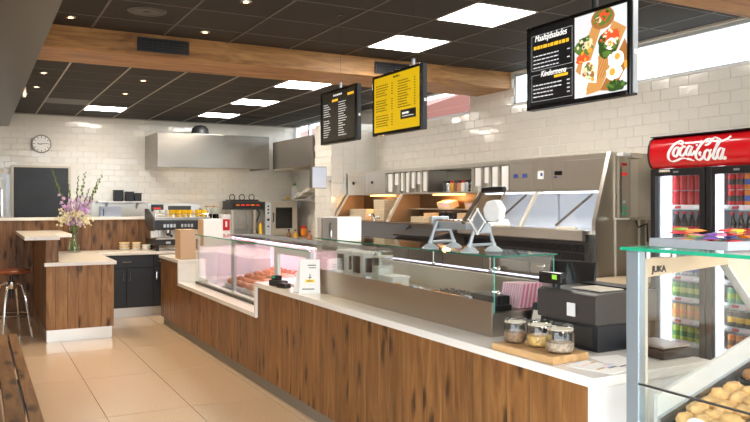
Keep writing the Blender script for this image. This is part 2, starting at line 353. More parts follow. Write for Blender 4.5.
# ceiling: slab, each tile, the grid bars
ceiling = struct(B(-1.6,-2.5,3.062,5.55,13.45,3.15).build('ceiling','ceiling_tile'), 'dark brown suspended tile ceiling')
XE = [.27+.6*k for k in range(-3, 9)]
def ybay(y0, lo, hi):
    a = [lo]; y = y0
    while y > lo+.05: y -= .6
    while y < hi-.05:
        if y > lo+.05: a.append(y)
        y += .6
    return a+[hi]
BAYS = [ybay(4.445, 3.31, 6.7), ybay(8.175, 7.35, 13.3), ybay(2.6, -2.5, 2.66)]
LIGHTS = [(3.27,4.445),(3.27,5.645),(3.27,8.175),(3.27,9.975),(3.27,11.775),(1.47,11.775),
          (1.47,-.4),(3.27,-.4),(3.27,1.4)]
GREY = [(.87,11.175)]
tiles = {}
for bi, ys in enumerate(BAYS):
    for j in range(len(ys)-1):
        for i in range(len(XE)):
            x0 = XE[i]; x1 = min(x0+.6, 5.4); y0, y1 = ys[j], ys[j+1]
            if x1 < .4 or (bi == 2 and x1 < 0): continue
            if any(abs(x0-a) < .1 and abs(y0-b) < .1 for a, b in LIGHTS): continue
            gm = 'ceiling_tile_grey' if any(abs(x0-a) < .1 and abs(y0-b) < .1 for a, b in GREY) else 'ceiling_tile'
            k = (round(x1-x0,3), round(y1-y0,3), gm)
            if k in tiles:
                o = tiles[k].copy(); COL.objects.link(o); o.parent = ceiling
            else:
                o = MB().box(.011,.011,0,k[0]-.011,k[1]-.011,.02).build('ceiling_tile',gm,ceiling,bevel=.003); tiles[k] = o
            o.location = (x0, y0, zc(y0))
    for x in XE:
        zb = zc(ys[0])
        if x > .3: B(x-.009,ys[0],zb-.004,x+.009,ys[-1],zb+.02).build('grid_bar','grid_bar' if bi == 1 else 'cross_bar',ceiling)  # rear bars paler, front bars darker: the lighting difference is in their colour
    for y in ys[1:-1]: B(.3,y-.006,zc(y)-.001,5.4,y+.006,zc(y)+.02).build('cross_bar','cross_bar',ceiling)
B(.47,13.27,ZC-.02,5.4,13.3,ZC+.01).build('edge_trim','grid_bar',ceiling); B(5.375,7.35,ZC-.012,5.4,13.3,ZC+.01).build('edge_trim','grid_bar',ceiling)

struct(B(-1.6,-2.5,2.78,.465,13.3,3.06).build('ceiling_soffit','soffit_grey'), 'smooth grey lowered ceiling box along the left')
for nm, y0, y1, lb in (('ceiling_beam',6.7,7.35,'rough oak clad beam across the dark ceiling'),('ceiling_beam',2.66,3.31,'oak clad beam nearest the camera above the drinks fridge')):
    bm_ = struct(B(.465,y0+.004,2.856,5.4,y1-.004,3.06).build(nm,'beam_oak'), lb)
    B(.467,y0,2.85,5.398,y0+.03,3.058).build('front_board','beam_oak',bm_,bevel=.004)
    B(.467,y0+.03,2.846,5.398,y1,2.87).build('under_board','beam_oak',bm_,bevel=.004)

# windows high in the right wall
def window(n, y0, y1, mull, label):
    z0, z1 = 2.66, 3.02
    w = struct(B(5.43,y0,z0,5.47,y1,z0+.03).box(5.43,y0,z1-.03,5.47,y1,z1).box(5.43,y0,z0,5.47,y0+.03,z1).box(5.43,y1-.03,z0,5.47,y1,z1).build('window_%d' % n,'alu_white'), label)
    e = [y0+.03]+mull+[y1-.03]
    for m_ in mull: B(5.43,m_-.025,z0,5.47,m_+.025,z1).build('mullion','alu_white',w)
    for a, b in zip(e, e[1:]): B(5.448,a,z0+.03,5.452,b,z1-.03).build('pane','clear',w)
    B(5.38,y0,z0-.012,5.54,y1,z0+.004).build('window_sill','white_panel',w)
    return w
window(1, 2.6, 6.68, [5.4], 'long high window above the drinks fridge')
window(2, 7.5, 9.93, [8.75], 'high window with a roof outside it, left of the oak beam end')
window(3, 10.5, 13.28, [11.3,12.1,12.62], 'small high window in the far kitchen corner')

# house seen through window 2
h = T('house','brick house with pitched red roof outside the high window','house',(13,26,-.12))
B(12,24,-.12,22,36,4.1).build('wall','brick',h)
MB().prism([(11.6,4.0),(22.4,4.0),(17,5.9)],'Y',23.6,36.4).build('roof','roof',h)
B(14.1,27,4.6,14.8,27.8,6.6).build('chimney','brick',h)
for k in range(3): B(11.96,25.5+3*k,2.2,12.05,26.8+3*k,3.6).build('window','alu_white',h)

# ceiling lights
for k, (x, y) in enumerate(LIGHTS[:9]):
    lab = ['square light panel nearest the camera in the dark ceiling','square light panel just in front of the oak beam','square light panel just behind the oak beam','square light panel above the kitchen, middle of the far row','farthest square light panel of the row above the kitchen','square light panel near the back wall above the clock side','square light panel behind the camera by the window','square light panel behind the camera over the counter','square light panel over the near display case'][k]
    ZC = zc(y)
    t = T('ceiling_light', lab, 'ceiling light', (x+.3,y+.3,ZC-.004), 'square ceiling light panels')
    MB().box(x+.01,y+.01,ZC-.004,x+.59,y+.026,ZC+.02).box(x+.01,y+.574,ZC-.004,x+.59,y+.59,ZC+.02).box(x+.01,y+.026,ZC-.004,x+.026,y+.574,ZC+.02).box(x+.574,y+.026,ZC-.004,x+.59,y+.574,ZC+.02).build('frame','alu_white',t)
    B(x+.026,y+.026,ZC,x+.574,y+.574,ZC+.015).build('diffuser','panel_light',t)
SP = [(.67,6.37,'downlight beside the grey soffit in front of the beam'),(.67,9.04,'nearer of two downlights beside the grey soffit behind the beam'),(.67,10.19,'farther of two downlights beside the grey soffit behind the beam'),(1.76,9.06,'downlight behind the beam, nearer one over the vase'),(1.76,10.27,'downlight behind the beam, farther one over the vase'),(1.76,6.37,'downlight close to the beam, right of the black air vent'),(1.76,5.26,'downlight nearest the camera at the top of the ceiling')]
for x, y, lab in SP:
    ZC = zc(y)
    t = T('downlight', lab, 'downlight', (x,y,ZC-.008), 'small warm downlights')
    MB().lathe(x,y,[(.019,ZC-.001),(.021,ZC-.006),(.042,ZC-.006),(.044,ZC-.0005)],18).build('trim_ring','chrome',t,smooth=True)
    MB().lathe(x,y,[(.020,ZC-.0045),(.001,ZC-.0045)],14).build('lamp','spot_light',t)
    ld = bpy.data.lights.new('downlight_beam','SPOT'); ld.energy = SPOT_POWER; ld.color = (1,.78,.5); ld.spot_size = 1.9; ld.spot_blend = .6; ld.shadow_soft_size = .03
    lo = bpy.data.objects.new('downlight_beam', ld); COL.objects.link(lo); lo.location = (0,0,-.01); lo.parent = t
ZC = ZF
t = T('ceiling_speaker','round grey ceiling speaker in front of the oak beam','speaker',(1.17,5.88,ZC-.012))
MB().lathe(1.17,5.88,[(.10,ZC-.001),(.10,ZC-.012),(.145,ZC-.008),(.15,ZC-.0005)],28).build('rim','dark_grey',t,smooth=True)
MB().lathe(1.17,5.88,[(.10,ZC-.010),(.05,ZC-.007),(.001,ZC-.007)],28).build('grille','ceiling_tile_grey',t,smooth=True)
MB().lathe(1.17,5.88,[(.03,ZC-.007),(.03,ZC-.014),(.001,ZC-.014)],16).build('centre_cap','dark_grey',t,smooth=True)
ZC = 3.005
for x0, x1, lab in ((1.26,1.69,'black air vent grille on the left part of the oak beam'),(3.63,4.03,'black air vent grille on the oak beam behind the yellow screen')):
    t = T('air_vent', lab, 'air vent', ((x0+x1)/2,6.7,2.89))
    B(x0,6.688,2.895,x1,6.7,3.0).build('backing','black',t)
    MB().box(x0-.012,6.68,2.883,x1+.012,6.70,2.897).box(x0-.012,6.68,2.998,x1+.012,6.70,3.004).box(x0-.012,6.68,2.897,x0,6.70,2.998).box(x1,6.68,2.897,x1+.012,6.70,2.998).build('frame','charcoal',t)
    for k in range(9): B(x0+(x1-x0)*(k+.5)/9-.004,6.681,2.9,x0+(x1-x0)*(k+.5)/9+.004,6.69,2.998).build('slat','charcoal',t)
    for k in range(3): B(x0,6.683,2.918+.025*k,x1,6.69,2.923+.025*k).build('slat','dark_grey',t)
t = T('motion_sensor','small white sensor box on the grey soffit edge','sensor',(.475,9.22,2.79))
B(.466,9.17,2.74,.50,9.27,2.85).build('housing','white_plastic',t,bevel=.006); MB().ball((.5,9.22,2.78),.022).build('lens','dark_grey',t,smooth=True)

# ================================================================== SERVICE COUNTER
rp = random.Random(11)
def planks(parent, axis, a, b, fix, z0, z1, m, wmin=.11, wmax=.2, th=.02, cuts=()):
    p = a
    while p < b-.02:
        w = rp.uniform(wmin, wmax); q = min(p+w, b)
        for c in cuts:
            if p < c-.001 < q: q = c
        if b-q < .05: q = b
        zt = z1(p+.001) if callable(z1) else z1
        d = rp.uniform(0,.003)
        if axis == 'Y': B(fix+d,p+.001,z0,fix+th,q-.001,zt).build('plank',m,parent,bevel=.0025)
        else: B(p+.001,fix+d,z0,q-.001,fix+th,zt).build('plank',m,parent,bevel=.0025)
        p = q
sc = T('service_counter','long oak plank fronted service counter along the shop','counter',(2.4,5.8,0))
zt = lambda y: .58 if 5.94 < y < 8.65 else .84
planks(sc,'Y',2.12,9.62,2.085,.1,zt,'rustic_oak',cuts=(5.94,8.65))
MB().box(2.107,2.12,.1,2.75,5.94,.84).box(2.107,5.94,.1,2.75,8.65,.58).box(2.107,8.65,.1,2.75,9.62,.84).build('carcass','dark_grey',sc)
B(2.12,2.12,0,2.7,9.6,.1).build('plinth','plinth_grey',sc)
MB().box(2.085,2.08,0,2.75,2.12,.84).build('end_panel','white_panel',sc)
wt = T('counter_worktop','white stone worktop stepping down around the meat display','worktop',(2.4,5.8,.88))
MB().box(2.065,2.07,.84,2.75,5.14,.88).build('slab','worktop',wt,bevel=.003)
MB().box(2.065,5.14,.84,2.215,5.95,.88).build('slab','worktop',wt,bevel=.003)
MB().box(2.065,5.93,.58,2.215,5.965,.84).build('riser','worktop',wt,bevel=.002)
MB().box(2.065,5.965,.58,2.75,8.62,.62).build('slab','worktop',wt,bevel=.003)
MB().box(2.065,8.62,.58,2.75,8.655,.84).build('riser','worktop',wt,bevel=.002)
MB().box(2.065,8.62,.84,2.86,9.65,.88).build('slab','worktop',wt,bevel=.003)

# ---- meat display
mc = T('meat_display','low glass meat display set into the counter','display case',(2.6,6.8,.62))
B(2.215,6.0,.62,2.24,8.42,.645).build('base_trim','dark_grey',mc)
MB().box(2.24,6.0,.621,2.93,8.42,.66).build('deck','white_panel',mc)
MB().prism([(2.26,.66),(2.93,.66),(2.93,.80)],'Y',6.02,7.62).build('sloping_bed','purple_tray',mc)
MB().box(2.93,5.16,.621,2.96,8.42,1.10).build('back_panel','white_panel',mc)
MB().box(2.24,8.0,.66,2.93,8.41,.70).build('bed_shelf','white_panel',mc)
B(2.222,6.0,.645,2.228,8.42,1.175).build('front_glass','pane',mc)
B(2.23,8.414,1.05,2.95,8.42,1.175).build('end_glass','pane',mc); B(2.25,8.40,.66,2.93,8.42,1.05).build('end_wall','white_panel',mc)
B(2.215,5.15,1.176,2.66,8.43,1.184).build('top_glass','pane',mc)
B(2.212,5.15,1.176,2.215,8.43,1.184).build('glass_edge','glass_green',mc)
for y in (7.05, 5.85): B(2.235,y,.66 if y>6 else .882,2.262,y+.09,1.175).build('post','alu_white',mc,bevel=.003)
for y in (8.36,): B(2.235,y,.645,2.255,y+.03,1.175).build('post','alu_white',mc,bevel=.003)
B(2.235,5.16,.882,2.262,5.26,1.175).build('post','alu_white',mc,bevel=.003)
MB().box(2.235,5.26,1.12,2.262,5.85,1.175).build('top_rail','alu_white',mc,bevel=.003)
MB().box(2.62,5.16,1.15,2.95,8.42,1.176).build('canopy','dark_grey',mc)
B(2.63,6.0,1.142,2.67,8.38,1.15).build('light_strip','led_pink',mc)
B(2.225,5.16,.885,2.93,5.94,.9).build('deck','white_panel',mc)
rm = random.Random(5)
for k, (y0, y1, m, lab) in enumerate(((6.06,6.50,'meat','tray of pale pink meat at the near end of the meat display'),(6.54,6.98,'meat','tray of pink meat pieces in the middle of the meat display'),(7.02,7.58,'meat_brown','tray of browned meat pieces at the far end of the meat display'))):
    sl = .14/.67; zz = lambda x: .66+(x-2.26)*sl
    t = T('meat_tray', lab, 'tray', (2.6,(y0+y1)/2,zz(2.6)))
    MB().hexa([(2.3,y0,zz(2.3)+.001),(2.88,y0,zz(2.88)+.001),(2.88,y1,zz(2.88)+.001),(2.3,y1,zz(2.3)+.001),(2.3,y0,zz(2.3)+.012),(2.88,y0,zz(2.88)+.012),(2.88,y1,zz(2.88)+.012),(2.3,y1,zz(2.3)+.012)]).build('base','white_plastic',t)
    for a, b, c, d in ((2.3,2.312,y0,y1),(2.868,2.88,y0,y1),(2.312,2.868,y0,y0+.01),(2.312,2.868,y1-.01,y1)):
        MB().hexa([(a,c,zz(a)+.012),(b,c,zz(b)+.012),(b,d,zz(b)+.012),(a,d,zz(a)+.012),(a,c,zz(a)+.035),(b,c,zz(b)+.035),(b,d,zz(b)+.035),(a,d,zz(a)+.035)]).build('rim','white_plastic',t)
    glab = ['pale pink meat piece in the near tray of the meat display','pink meat piece in the middle tray of the meat display','browned meat piece in the far tray of the meat display'][k]
    for ix in range(6):
        for iy in range(4):
            x = 2.35+.096*ix; y = y0+.06+(y1-y0-.12)*iy/3+rm.uniform(-.012,.012)
            o = MB().ball((x,y,zz(x)+.012+.035),(rm.uniform(.038,.05),rm.uniform(.042,.06),rm.uniform(.028,.042)),9,6,.18,rm).build('meat_piece',m,loc=(x,y,zz(x)+.012),smooth=True)
            tag(o, glab, 'meat', 'meat pieces tray %d' % (k+1))
t = T('tan_box','tan upright box at the far end of the counter','box',(2.2,8.8,.88))
B(2.11,8.7,.881,2.295,8.95,1.215).build('body','tan',t,bevel=.004); B(2.105,8.694,1.215,2.30,8.956,1.228).build('lid','tan',t,bevel=.003)

# ---- scanner and little sign on the counter
t = T('hand_scanner','black hand scanner lying on the counter by the meat display','scanner',(2.13,5.5,.88))
MB().rbox((2.13,5.56,.905),(.075,.17,.048),.25).build('body','charcoal',t,bevel=.01)
MB().rbox((2.12,5.42,.9),(.06,.12,.036),.25).build('head','black',t,bevel=.008)
MB().rbox((2.13,5.6,.945),(.06,.07,.035),.25).build('cradle','black',t,bevel=.006); MB().rbox((2.10,5.60,.95),(.008,.05,.012),.25).build('indicator','btn_green',t)
t = T('counter_card','white standing card with a yellow badge on the counter','sign',(2.13,5.06,.88))
MB().hexa([(2.075,5.0,.881),(2.215,4.935,.881),(2.217,4.939,.881),(2.077,5.004,.881),(2.095,5.03,1.13),(2.225,4.965,1.13),(2.227,4.969,1.13),(2.097,5.034,1.13)]).build('card','paper',t)
MB().hexa([(2.075,5.12,.881),(2.215,5.055,.881),(2.217,5.059,.881),(2.077,5.124,.881),(2.097,5.036,1.125),(2.227,4.971,1.125),(2.229,4.975,1.125),(2.099,5.04,1.125)]).build('rear_leaf','paper',t)
def cardp(s_, h_, e=.0012):     # point on the card face
    a = Vector((2.075,5.0,.881)).lerp(Vector((2.095,5.03,1.13)),h_); b = Vector((2.215,4.935,.881)).lerp(Vector((2.225,4.965,1.13)),h_)
    return a.lerp(b,s_)+Vector((-.42,-.9,.12))*e
def cardq(n,s0,s1,h0,h1,m,e=.0015): MB().quad(cardp(s0,h0,e),cardp(s1,h0,e),cardp(s1,h1,e),cardp(s0,h1,e)).build(n,m,t)
cardq('badge',.28,.74,.33,.42,'s_yellow'); cardq('badge_text',.36,.66,.36,.39,'black',.003); cardq('arrow',.49,.53,.42,.58,'black'); cardq('arrow',.42,.6,.47,.49,'black')
cardq('print_line',.4,.8,.82,.845,'black'); cardq('print_line',.45,.8,.75,.77,'black'); cardq('print_line',.14,.72,.13,.155,'black')

# ---- chilled topping display with glass
gc = T('glass_display','glass topped stainless display on the counter','display case',(2.45,4.0,.88))
MB().prism([(2.25,.881),(2.65,.881),(2.65,1.0),(2.27,1.0),(2.27,1.05),(2.25,1.055)],'Y',2.94,5.12).build('base','steel_base',gc,bevel=.002)
B(2.63,2.94,1.0,2.65,5.12,1.13).build('back_panel','steel',gc)
B(2.256,2.93,1.055,2.262,5.13,1.276).build('front_glass','pane',gc)
B(2.262,2.93,1.0,2.64,2.936,1.276).build('end_glass','pane',gc); B(2.262,5.122,1.0,2.64,5.128,1.276).build('end_glass','pane',gc)
B(2.256,2.925,1.277,2.66,5.13,1.285).build('top_glass','pane',gc)
MB().box(2.252,2.925,1.277,2.256,5.13,1.285).box(2.256,2.921,1.277,2.66,2.925,1.285).build('glass_edge','glass_edge_dark',gc)
B(2.253,2.927,1.0,2.257,2.931,1.277).build('glass_edge','glass_edge_pale',gc); B(2.64,2.929,1.0,2.643,2.932,1.277).build('glass_edge','glass_edge_pale',gc)
B(2.612,2.96,1.149,2.625,5.1,1.157).build('light_strip','led_case',gc)
for y in (4.25,3.55,3.02): MB().cyl((2.3,y,1.2),(2.3,y,1.277),.004,n=8).ball((2.3,y,1.205),.011,8,6).build('glass_holder','chrome',gc,smooth=True)
for p in ((2.28,2.925,1.22),(2.28,2.925,1.10),(2.58,2.94,1.22)): MB().cyl(p,(p[0]+.001,p[1]+.05,p[2]),.004,n=8).ball(p,.012,8,6).build('glass_holder','chrome',gc,smooth=True)
for y in (4.82,4.3,3.7,3.15): MB().rbox((2.256,y,1.056),(.02,.05,.012)).build('clip','alu',gc)
for k,(y,m,lab) in enumerate(((4.92,'s1','white box with dark window standing in for a reflection, far end of the glass display'),(4.66,'s2','white box with dark window standing in for a reflection beside the marshmallow jar'))):  # made-up boxes in place of reflections in the glass
    t = T('reflection_box',lab,'reflection_box',(2.45,y,1.0))
    B(2.38,y-.1,1.001,2.52,y+.1,1.2).build('body','white_plastic',t,bevel=.008); B(2.374,y-.04,1.05,2.38,y+.06,1.17).build('window','charcoal',t); B(2.39,y-.105,1.06,2.5,y-.1,1.16).build('window','charcoal',t)
def clip_jar(x, y, z, r, h_, fill, fm, name, label, group=None):
    t = T(name, label, 'jar', (x,y,z), group)
    MB().lathe(x,y,[(r*.86,z+.001),(r,z+.012),(r,z+h_*.68),(r*.86,z+h_*.8),(r*.86,z+h_*.84)],20).build('body','jar_glass',t,smooth=True)
    MB().lathe(x,y,[(r*.82,z+.006),(r*.95,z+.014),(r*.95,z+fill*h_),(r*.5,z+fill*h_+.006),(.001,z+fill*h_+.008)],18).build('contents',fm,t,smooth=True)
    MB().lathe(x,y,[(r*.9,z+h_*.84),(r*.97,z+h_*.86),(r*.97,z+h_*.96),(r*.8,z+h_),(.001,z+h_)],20).build('lid','jar_glass',t,smooth=True)
    MB().lathe(x,y,[(r*.88,z+h_*.815),(r*.93,z+h_*.825),(r*.93,z+h_*.84),(r*.88,z+h_*.845)],20).build('rubber_seal','cream',t,smooth=True)
    ring = [(x+r*.9*math.cos(2*PI*k/20), y+r*.9*math.sin(2*PI*k/20), z+h_*.78) for k in range(21)]
    q = MB().tube(ring,.0018,5); q.tube([(x-r*.95,y-.01,z+h_*.78),(x-r*1.1,y-.01,z+h_*.9),(x-r*.9,y-.012,z+h_*1.0)],.0018,5); q.tube([(x-r*.95,y+.01,z+h_*.78),(x-r*1.1,y+.01,z+h_*.9),(x-r*.9,y+.012,z+h_*1.0)],.0018,5)
    q.build('wire_clip','chrome',t,smooth=True); return t
clip_jar(2.45,4.42,1.0,.075,.22,.5,'mallow','storage_jar','tall jar of white marshmallows inside the glass display')
t = T('white_carton','small white carton inside the glass display','carton',(2.42,4.2,1.0)); B(2.36,4.12,1.001,2.48,4.3,1.06).build('body','white_plastic',t,bevel=.004); B(2.355,4.115,1.06,2.485,4.305,1.07).build('lid','white_panel',t)
for y, m, lab in ((4.0,'yellow','yellow price ticket in the glass display'),(3.78,'alu_white','silver tongs tray in the glass display')):
    t = T('ticket' if m=='yellow' else 'tongs_tray',lab,'ticket' if m=='yellow' else 'tray',(2.36,y,1.0))
    if m == 'yellow':
        MB().prism([(2.32,1.001),(2.38,1.001),(2.36,1.05)],'Y',y-.05,y+.05).build('holder','white_plastic',t); MB().rbox((2.333,y,1.03),(.003,.08,.03),0,0,-.38).build('card','yellow',t)
    else:
        B(2.3,y-.09,1.001,2.42,y+.09,1.012).build('base','alu',t); MB().tube([(2.32,y-.08,1.02),(2.36,y,1.035),(2.4,y+.08,1.02)],.006).build('tongs','chrome',t)
t = T('sprinkle_tray','dark tray of sprinkles inside the glass display near the front','tray',(2.38,3.5,1.0)); B(2.3,3.36,1.001,2.5,3.64,1.03).build('pan','charcoal',t,bevel=.004)
ms = MB(); rs = random.Random(2)
for k in range(120): ms.rbox((rs.uniform(2.31,2.49),rs.uniform(3.37,3.63),1.035+rs.uniform(0,.008)),(.012,.006,.006),rs.uniform(0,3),rs.uniform(0,3))
ms.build('sprinkles','dark_grey',t,kind='stuff')

# ---- striped paper bags, tray, card reader at the near end of the glass display
for k in range(9):
    y = 2.985+.014*k
    o = MB().rbox((2.53-.004*k,y,1.068),(.13,.008,.13),.0,.22).build('paper_bag','pink_pale',loc=(2.5,y,1.003))
    tag(o,'pink and white striped paper bag in the fanned row in the glass display','paper bag','striped paper bags')
    for s_ in range(5): MB().rbox((2.478+.026*s_-.004*k,y-.005,1.068),(.012,.002,.131),.0,.22).build('stripe','pink',o)
t = T('sauce_tray','black ribbed tray at the front corner of the glass display','tray',(2.35,3.06,1.0)); B(2.29,2.97,1.001,2.40,3.2,1.03).build('pan','black',t,bevel=.004)
for k in range(5): B(2.3+.02*k,2.98,1.03,2.312+.02*k,3.19,1.075).build('divider','charcoal',t)
t = T('card_reader','dark card payment reader beside the cash register','card reader',(2.52,2.86,.88))
MB().prism([(2.45,.881),(2.60,.881),(2.60,1.03),(2.49,1.045)],'Y',2.80,2.915).build('body','charcoal',t,bevel=.006)
MB().rbox((2.468,2.86,.985),(.003,.06,.05),0,0,.25).build('screen','frame_beige',t)

# ---- cash register
cr = T('cash_register','dark brown cash register at the near end of the counter','cash register',(2.57,2.58,.88))
B(2.43,2.41,.881,2.76,2.74,1.0).build('drawer','charcoal',cr,bevel=.004)
B(2.426,2.44,.9,2.43,2.71,.985).build('drawer_front','dark_grey',cr)
MB().prism([(2.40,1.003),(2.78,1.003),(2.78,1.146),(2.42,1.143),(2.40,1.13)],'Y',2.39,2.78).build('body','register_brown',cr,bevel=.006)
B(2.47,2.44,1.146,2.62,2.62,1.152).build('receipt_cover','frame_beige',cr,bevel=.002)
B(2.64,2.42,1.147,2.75,2.74,1.155).build('keyboard','black',cr)
B(2.395,2.52,1.03,2.40,2.57,1.09).build('label_sticker','paper',cr); B(2.393,2.505,1.045,2.395,2.51,1.085).build('seam','charcoal',cr)
MB().cyl((2.45,2.70,1.14),(2.45,2.70,1.18),.018,n=12).build('display_post','black',cr,smooth=True)
dp = MB().rbox((2.44,2.715,1.188),(.04,.15,.055),.06).build('customer_display','black_gloss',cr,bevel=.006)
MB().rbox((2.4195,2.68,1.195),(.002,.03,.022),.06).build('readout','display_green',dp)
MB().tube([(2.41,2.7,1.0),(2.395,2.7,.96),(2.40,2.66,.9),(2.39,2.6,.886)],.004).build('cable','black',cr)
t = T('till_screen','black slim monitor behind the cash register','monitor',(2.72,2.9,.88))
B(2.68,2.82,.881,2.80,2.96,.895).build('foot','black',t); B(2.735,2.88,.895,2.755,2.9,1.1).build('stand','black',t); MB().rbox((2.73,2.89,1.16),(.02,.26,.17),.35,0,.2).build('panel','black_gloss',t,bevel=.004)

# ---- board and three jars
ob = MB().rbox((2.18,2.515,.897),(.21,.385,.032),.06).build('chopping_board','board_wood',loc=(2.185,2.515,.881),bevel=.004)
tag(ob,'pale wooden board under the three jars on the counter','board')
clip_jar(2.165,2.655,.914,.052,.112,.42,'nuts','clip_jar','clip jar of brown nuts, farthest of the three on the wooden board')
clip_jar(2.195,2.525,.914,.056,.115,.42,'seeds','clip_jar','clip jar of yellow seeds, middle of the three on the wooden board')
clip_jar(2.185,2.385,.914,.060,.118,.36,'mixed','clip_jar','clip jar of pale mix, nearest of the three on the wooden board')
fl = T('flyer','printed paper flyers on the counter next to the jars board','leaflet',(2.28,2.2,.881))
MB().rbox((2.22,2.20,.882),(.15,.21,.002),.25).build('sheet','paper',fl); MB().rbox((2.38,2.25,.882),(.15,.21,.002),-.2).build('sheet','paper',fl)
rf = random.Random(8)
for k in range(9):
    MB().rbox((2.17+.012*k+rf.uniform(0,.12),2.13+rf.uniform(0,.17),.8838),(.05,.012,.001),.25).build('print',['paper_blue','pink_pale','tan','purple_tray'][k%4],fl)

# ---- potato cutter standing on the glass top
mat('pusher_grey','#56636e',.5)
pc = T('potato_cutter','grey cast metal chip cutter with suction feet on the glass top','chip cutter',(2.37,3.36,1.286))
feet = [(2.28,3.55),(2.46,3.58),(2.28,3.17),(2.46,3.20)]
for x, y in feet:
    MB().lathe(x,y,[(.048,1.286),(.05,1.292),(.03,1.308),(.014,1.316),(.014,1.33),(.001,1.332)],16).build('suction_foot','rubber',pc,smooth=True)
for y, a, b in ((3.565,feet[0],feet[1]),(3.185,feet[2],feet[3])):
    MB().tube([(a[0],a[1],1.325),(b[0],b[1],1.325)],.008,8).build('foot_bar','cast_alu',pc,smooth=True)
    for x, y_ in (a, b):
        MB().tube([(x,y_,1.325),(x+.02*(1 if x<2.37 else -1),y_,1.38),(x+.045*(1 if x<2.37 else -1),y_,1.44)],[.012,.009,.010],8).build('leg','cast_alu',pc,smooth=True)
    B(2.31,y-.007,1.385,2.43,y+.007,1.44).build('web','cast_alu',pc,bevel=.004)
for x in (2.325,2.415): MB().tube([(x,3.60,1.448),(x,3.1,1.448)],.006,8).build('slide_rail','chrome',pc,smooth=True)
B(2.335,3.28,1.40,2.405,3.55,1.442).build('trough','cast_alu',pc,bevel=.004)
B(2.31,3.58,1.43,2.43,3.60,1.47).build('end_plate','cast_alu',pc,bevel=.004)
fr = MB(); s2 = .062
for sgn in ((1,1),(1,-1),(-1,1),(-1,-1)):
    a = Vector((2.305,3.135+sgn[0]*s2,1.45)); b = Vector((2.305,3.135,1.45+sgn[1]*s2)); d = (b-a).normalized()*.008
    fr.tube([a-d,b+d],.005,6)
fo = fr.build('blade_frame','white_plastic',pc)
bl = MB()
for k in range(-4,5):
    q = k*.0115; L_ = s2-abs(q)*0; u_ = Vector((0,1,1)).normalized(); w_ = Vector((0,1,-1)).normalized(); c_ = Vector((2.305,3.135,1.45)); h_ = s2/math.sqrt(2)
    q = k*h_/4.6
    bl.tube([c_+w_*q-u_*h_, c_+w_*q+u_*h_],.0011,4); bl.tube([c_+u_*q-w_*h_, c_+u_*q+w_*h_],.0011,4)
bl.build('blade_grid','alu_white',pc); MB().prism([(3.135-.056,1.45),(3.135,1.506),(3.135+.056,1.45),(3.135,1.394)],'X',2.313,2.325).build('pusher_block','pusher_grey',pc)
MB().prism([(3.125,1.515),(3.095,1.555),(3.02,1.565),(2.975,1.52),(2.99,1.465),(3.05,1.45),(3.11,1.455)],'X',2.33,2.37).build('chute_cover','white_plastic',pc,bevel=.008)
lv = MB().tube([(2.33,3.30,1.44),(2.33,3.22,1.52),(2.34,3.15,1.595),(2.345,3.12,1.612)],[.012,.011,.011,.012],8).build('lever','steel_dark',pc,smooth=True)
MB().tube([(2.33,3.12,1.612),(2.345,3.05,1.615),(2.36,2.98,1.616)],[.015,.017,.015],10).build('grip','black',lv,smooth=True)
MB().tube([(2.45,3.16,1.52),(2.45,3.1,1.59),(2.43,3.06,1.612)],.006,6).build('side_link','chrome',pc,smooth=True)

# ---- near glass case with pastries (lettering on its end bar)
jc = T('pastry_display','tall glass pastry display with green edged top nearest the camera','display case',(2.6,1.5,0))
B(2.11,.2,0,3.1,1.95,.70).build('cabinet_base','white_panel',jc,bevel=.004)
MB().box(2.10,1.885,.70,2.135,1.945,1.372).build('corner_post','post_blue',jc,bevel=.004)
MB().box(2.135,1.90,.70,2.165,1.94,1.35).build('inner_post','frame_beige',jc,bevel=.003)
MB().prism([(2.165,1.275),(2.62,1.305),(2.62,1.345),(2.165,1.345)],'Y',1.905,1.935).build('top_bar','beige',jc)
MB().prism([(2.62,1.30),(3.08,.83),(3.08,1.345),(2.62,1.345)],'Y',1.905,1.935).build('end_panel','frame_beige',jc)
MB().hexa([(2.612,1.90,1.30),(2.62,1.90,1.30),(2.62,1.94,1.30),(2.612,1.94,1.30),(3.068,1.90,.83),(3.08,1.90,.83),(3.08,1.94,.83),(3.068,1.94,.83)]).build('slant_trim','alu_white',jc)
text('lettering','JUKA',.032,(2.19,1.9035,1.293),(1,0,0),'charcoal',jc,bold=.0012)
B(2.165,1.925,.72,2.9,1.931,1.30).build('end_glass','clear',jc)
B(2.098,.2,.90,2.104,1.885,1.372).build('front_glass','clear',jc)
B(2.096,.2,.894,2.106,1.885,.90).build('glass_rail','dark_grey',jc)
B(2.10,.2,.70,2.106,1.885,.885).build('lower_glass','tinted',jc)
B(2.09,.2,1.375,2.72,1.955,1.387).build('top_glass','pane',jc)
MB().box(2.085,.2,1.375,2.09,1.955,1.387).box(2.085,1.955,1.375,2.72,1.96,1.387).build('glass_edge','glass_green',jc)
for x in (2.16,2.30,2.55): MB().cyl((x,1.90,1.345),(x,1.90,1.375),.012,n=10).build('glass_support','chrome',jc,smooth=True)
MB().hexa([(2.62,1.6,1.31),(2.66,1.6,1.33),(2.66,1.68,1.33),(2.62,1.68,1.31),(2.60,1.6,1.32),(2.64,1.6,1.345),(2.64,1.68,1.345),(2.60,1.68,1.32)]).build('hinge','alu_white',jc)
MB().hexa([(2.13,.2,.70),(2.98,.2,.96),(2.98,1.86,.96),(2.13,1.86,.70),(2.13,.2,.72),(2.98,.2,.98),(2.98,1.86,.98),(2.13,1.86,.72)]).build('sloping_deck','white_panel',jc)
dz = lambda x: .72+(x-2.13)*.26/.85
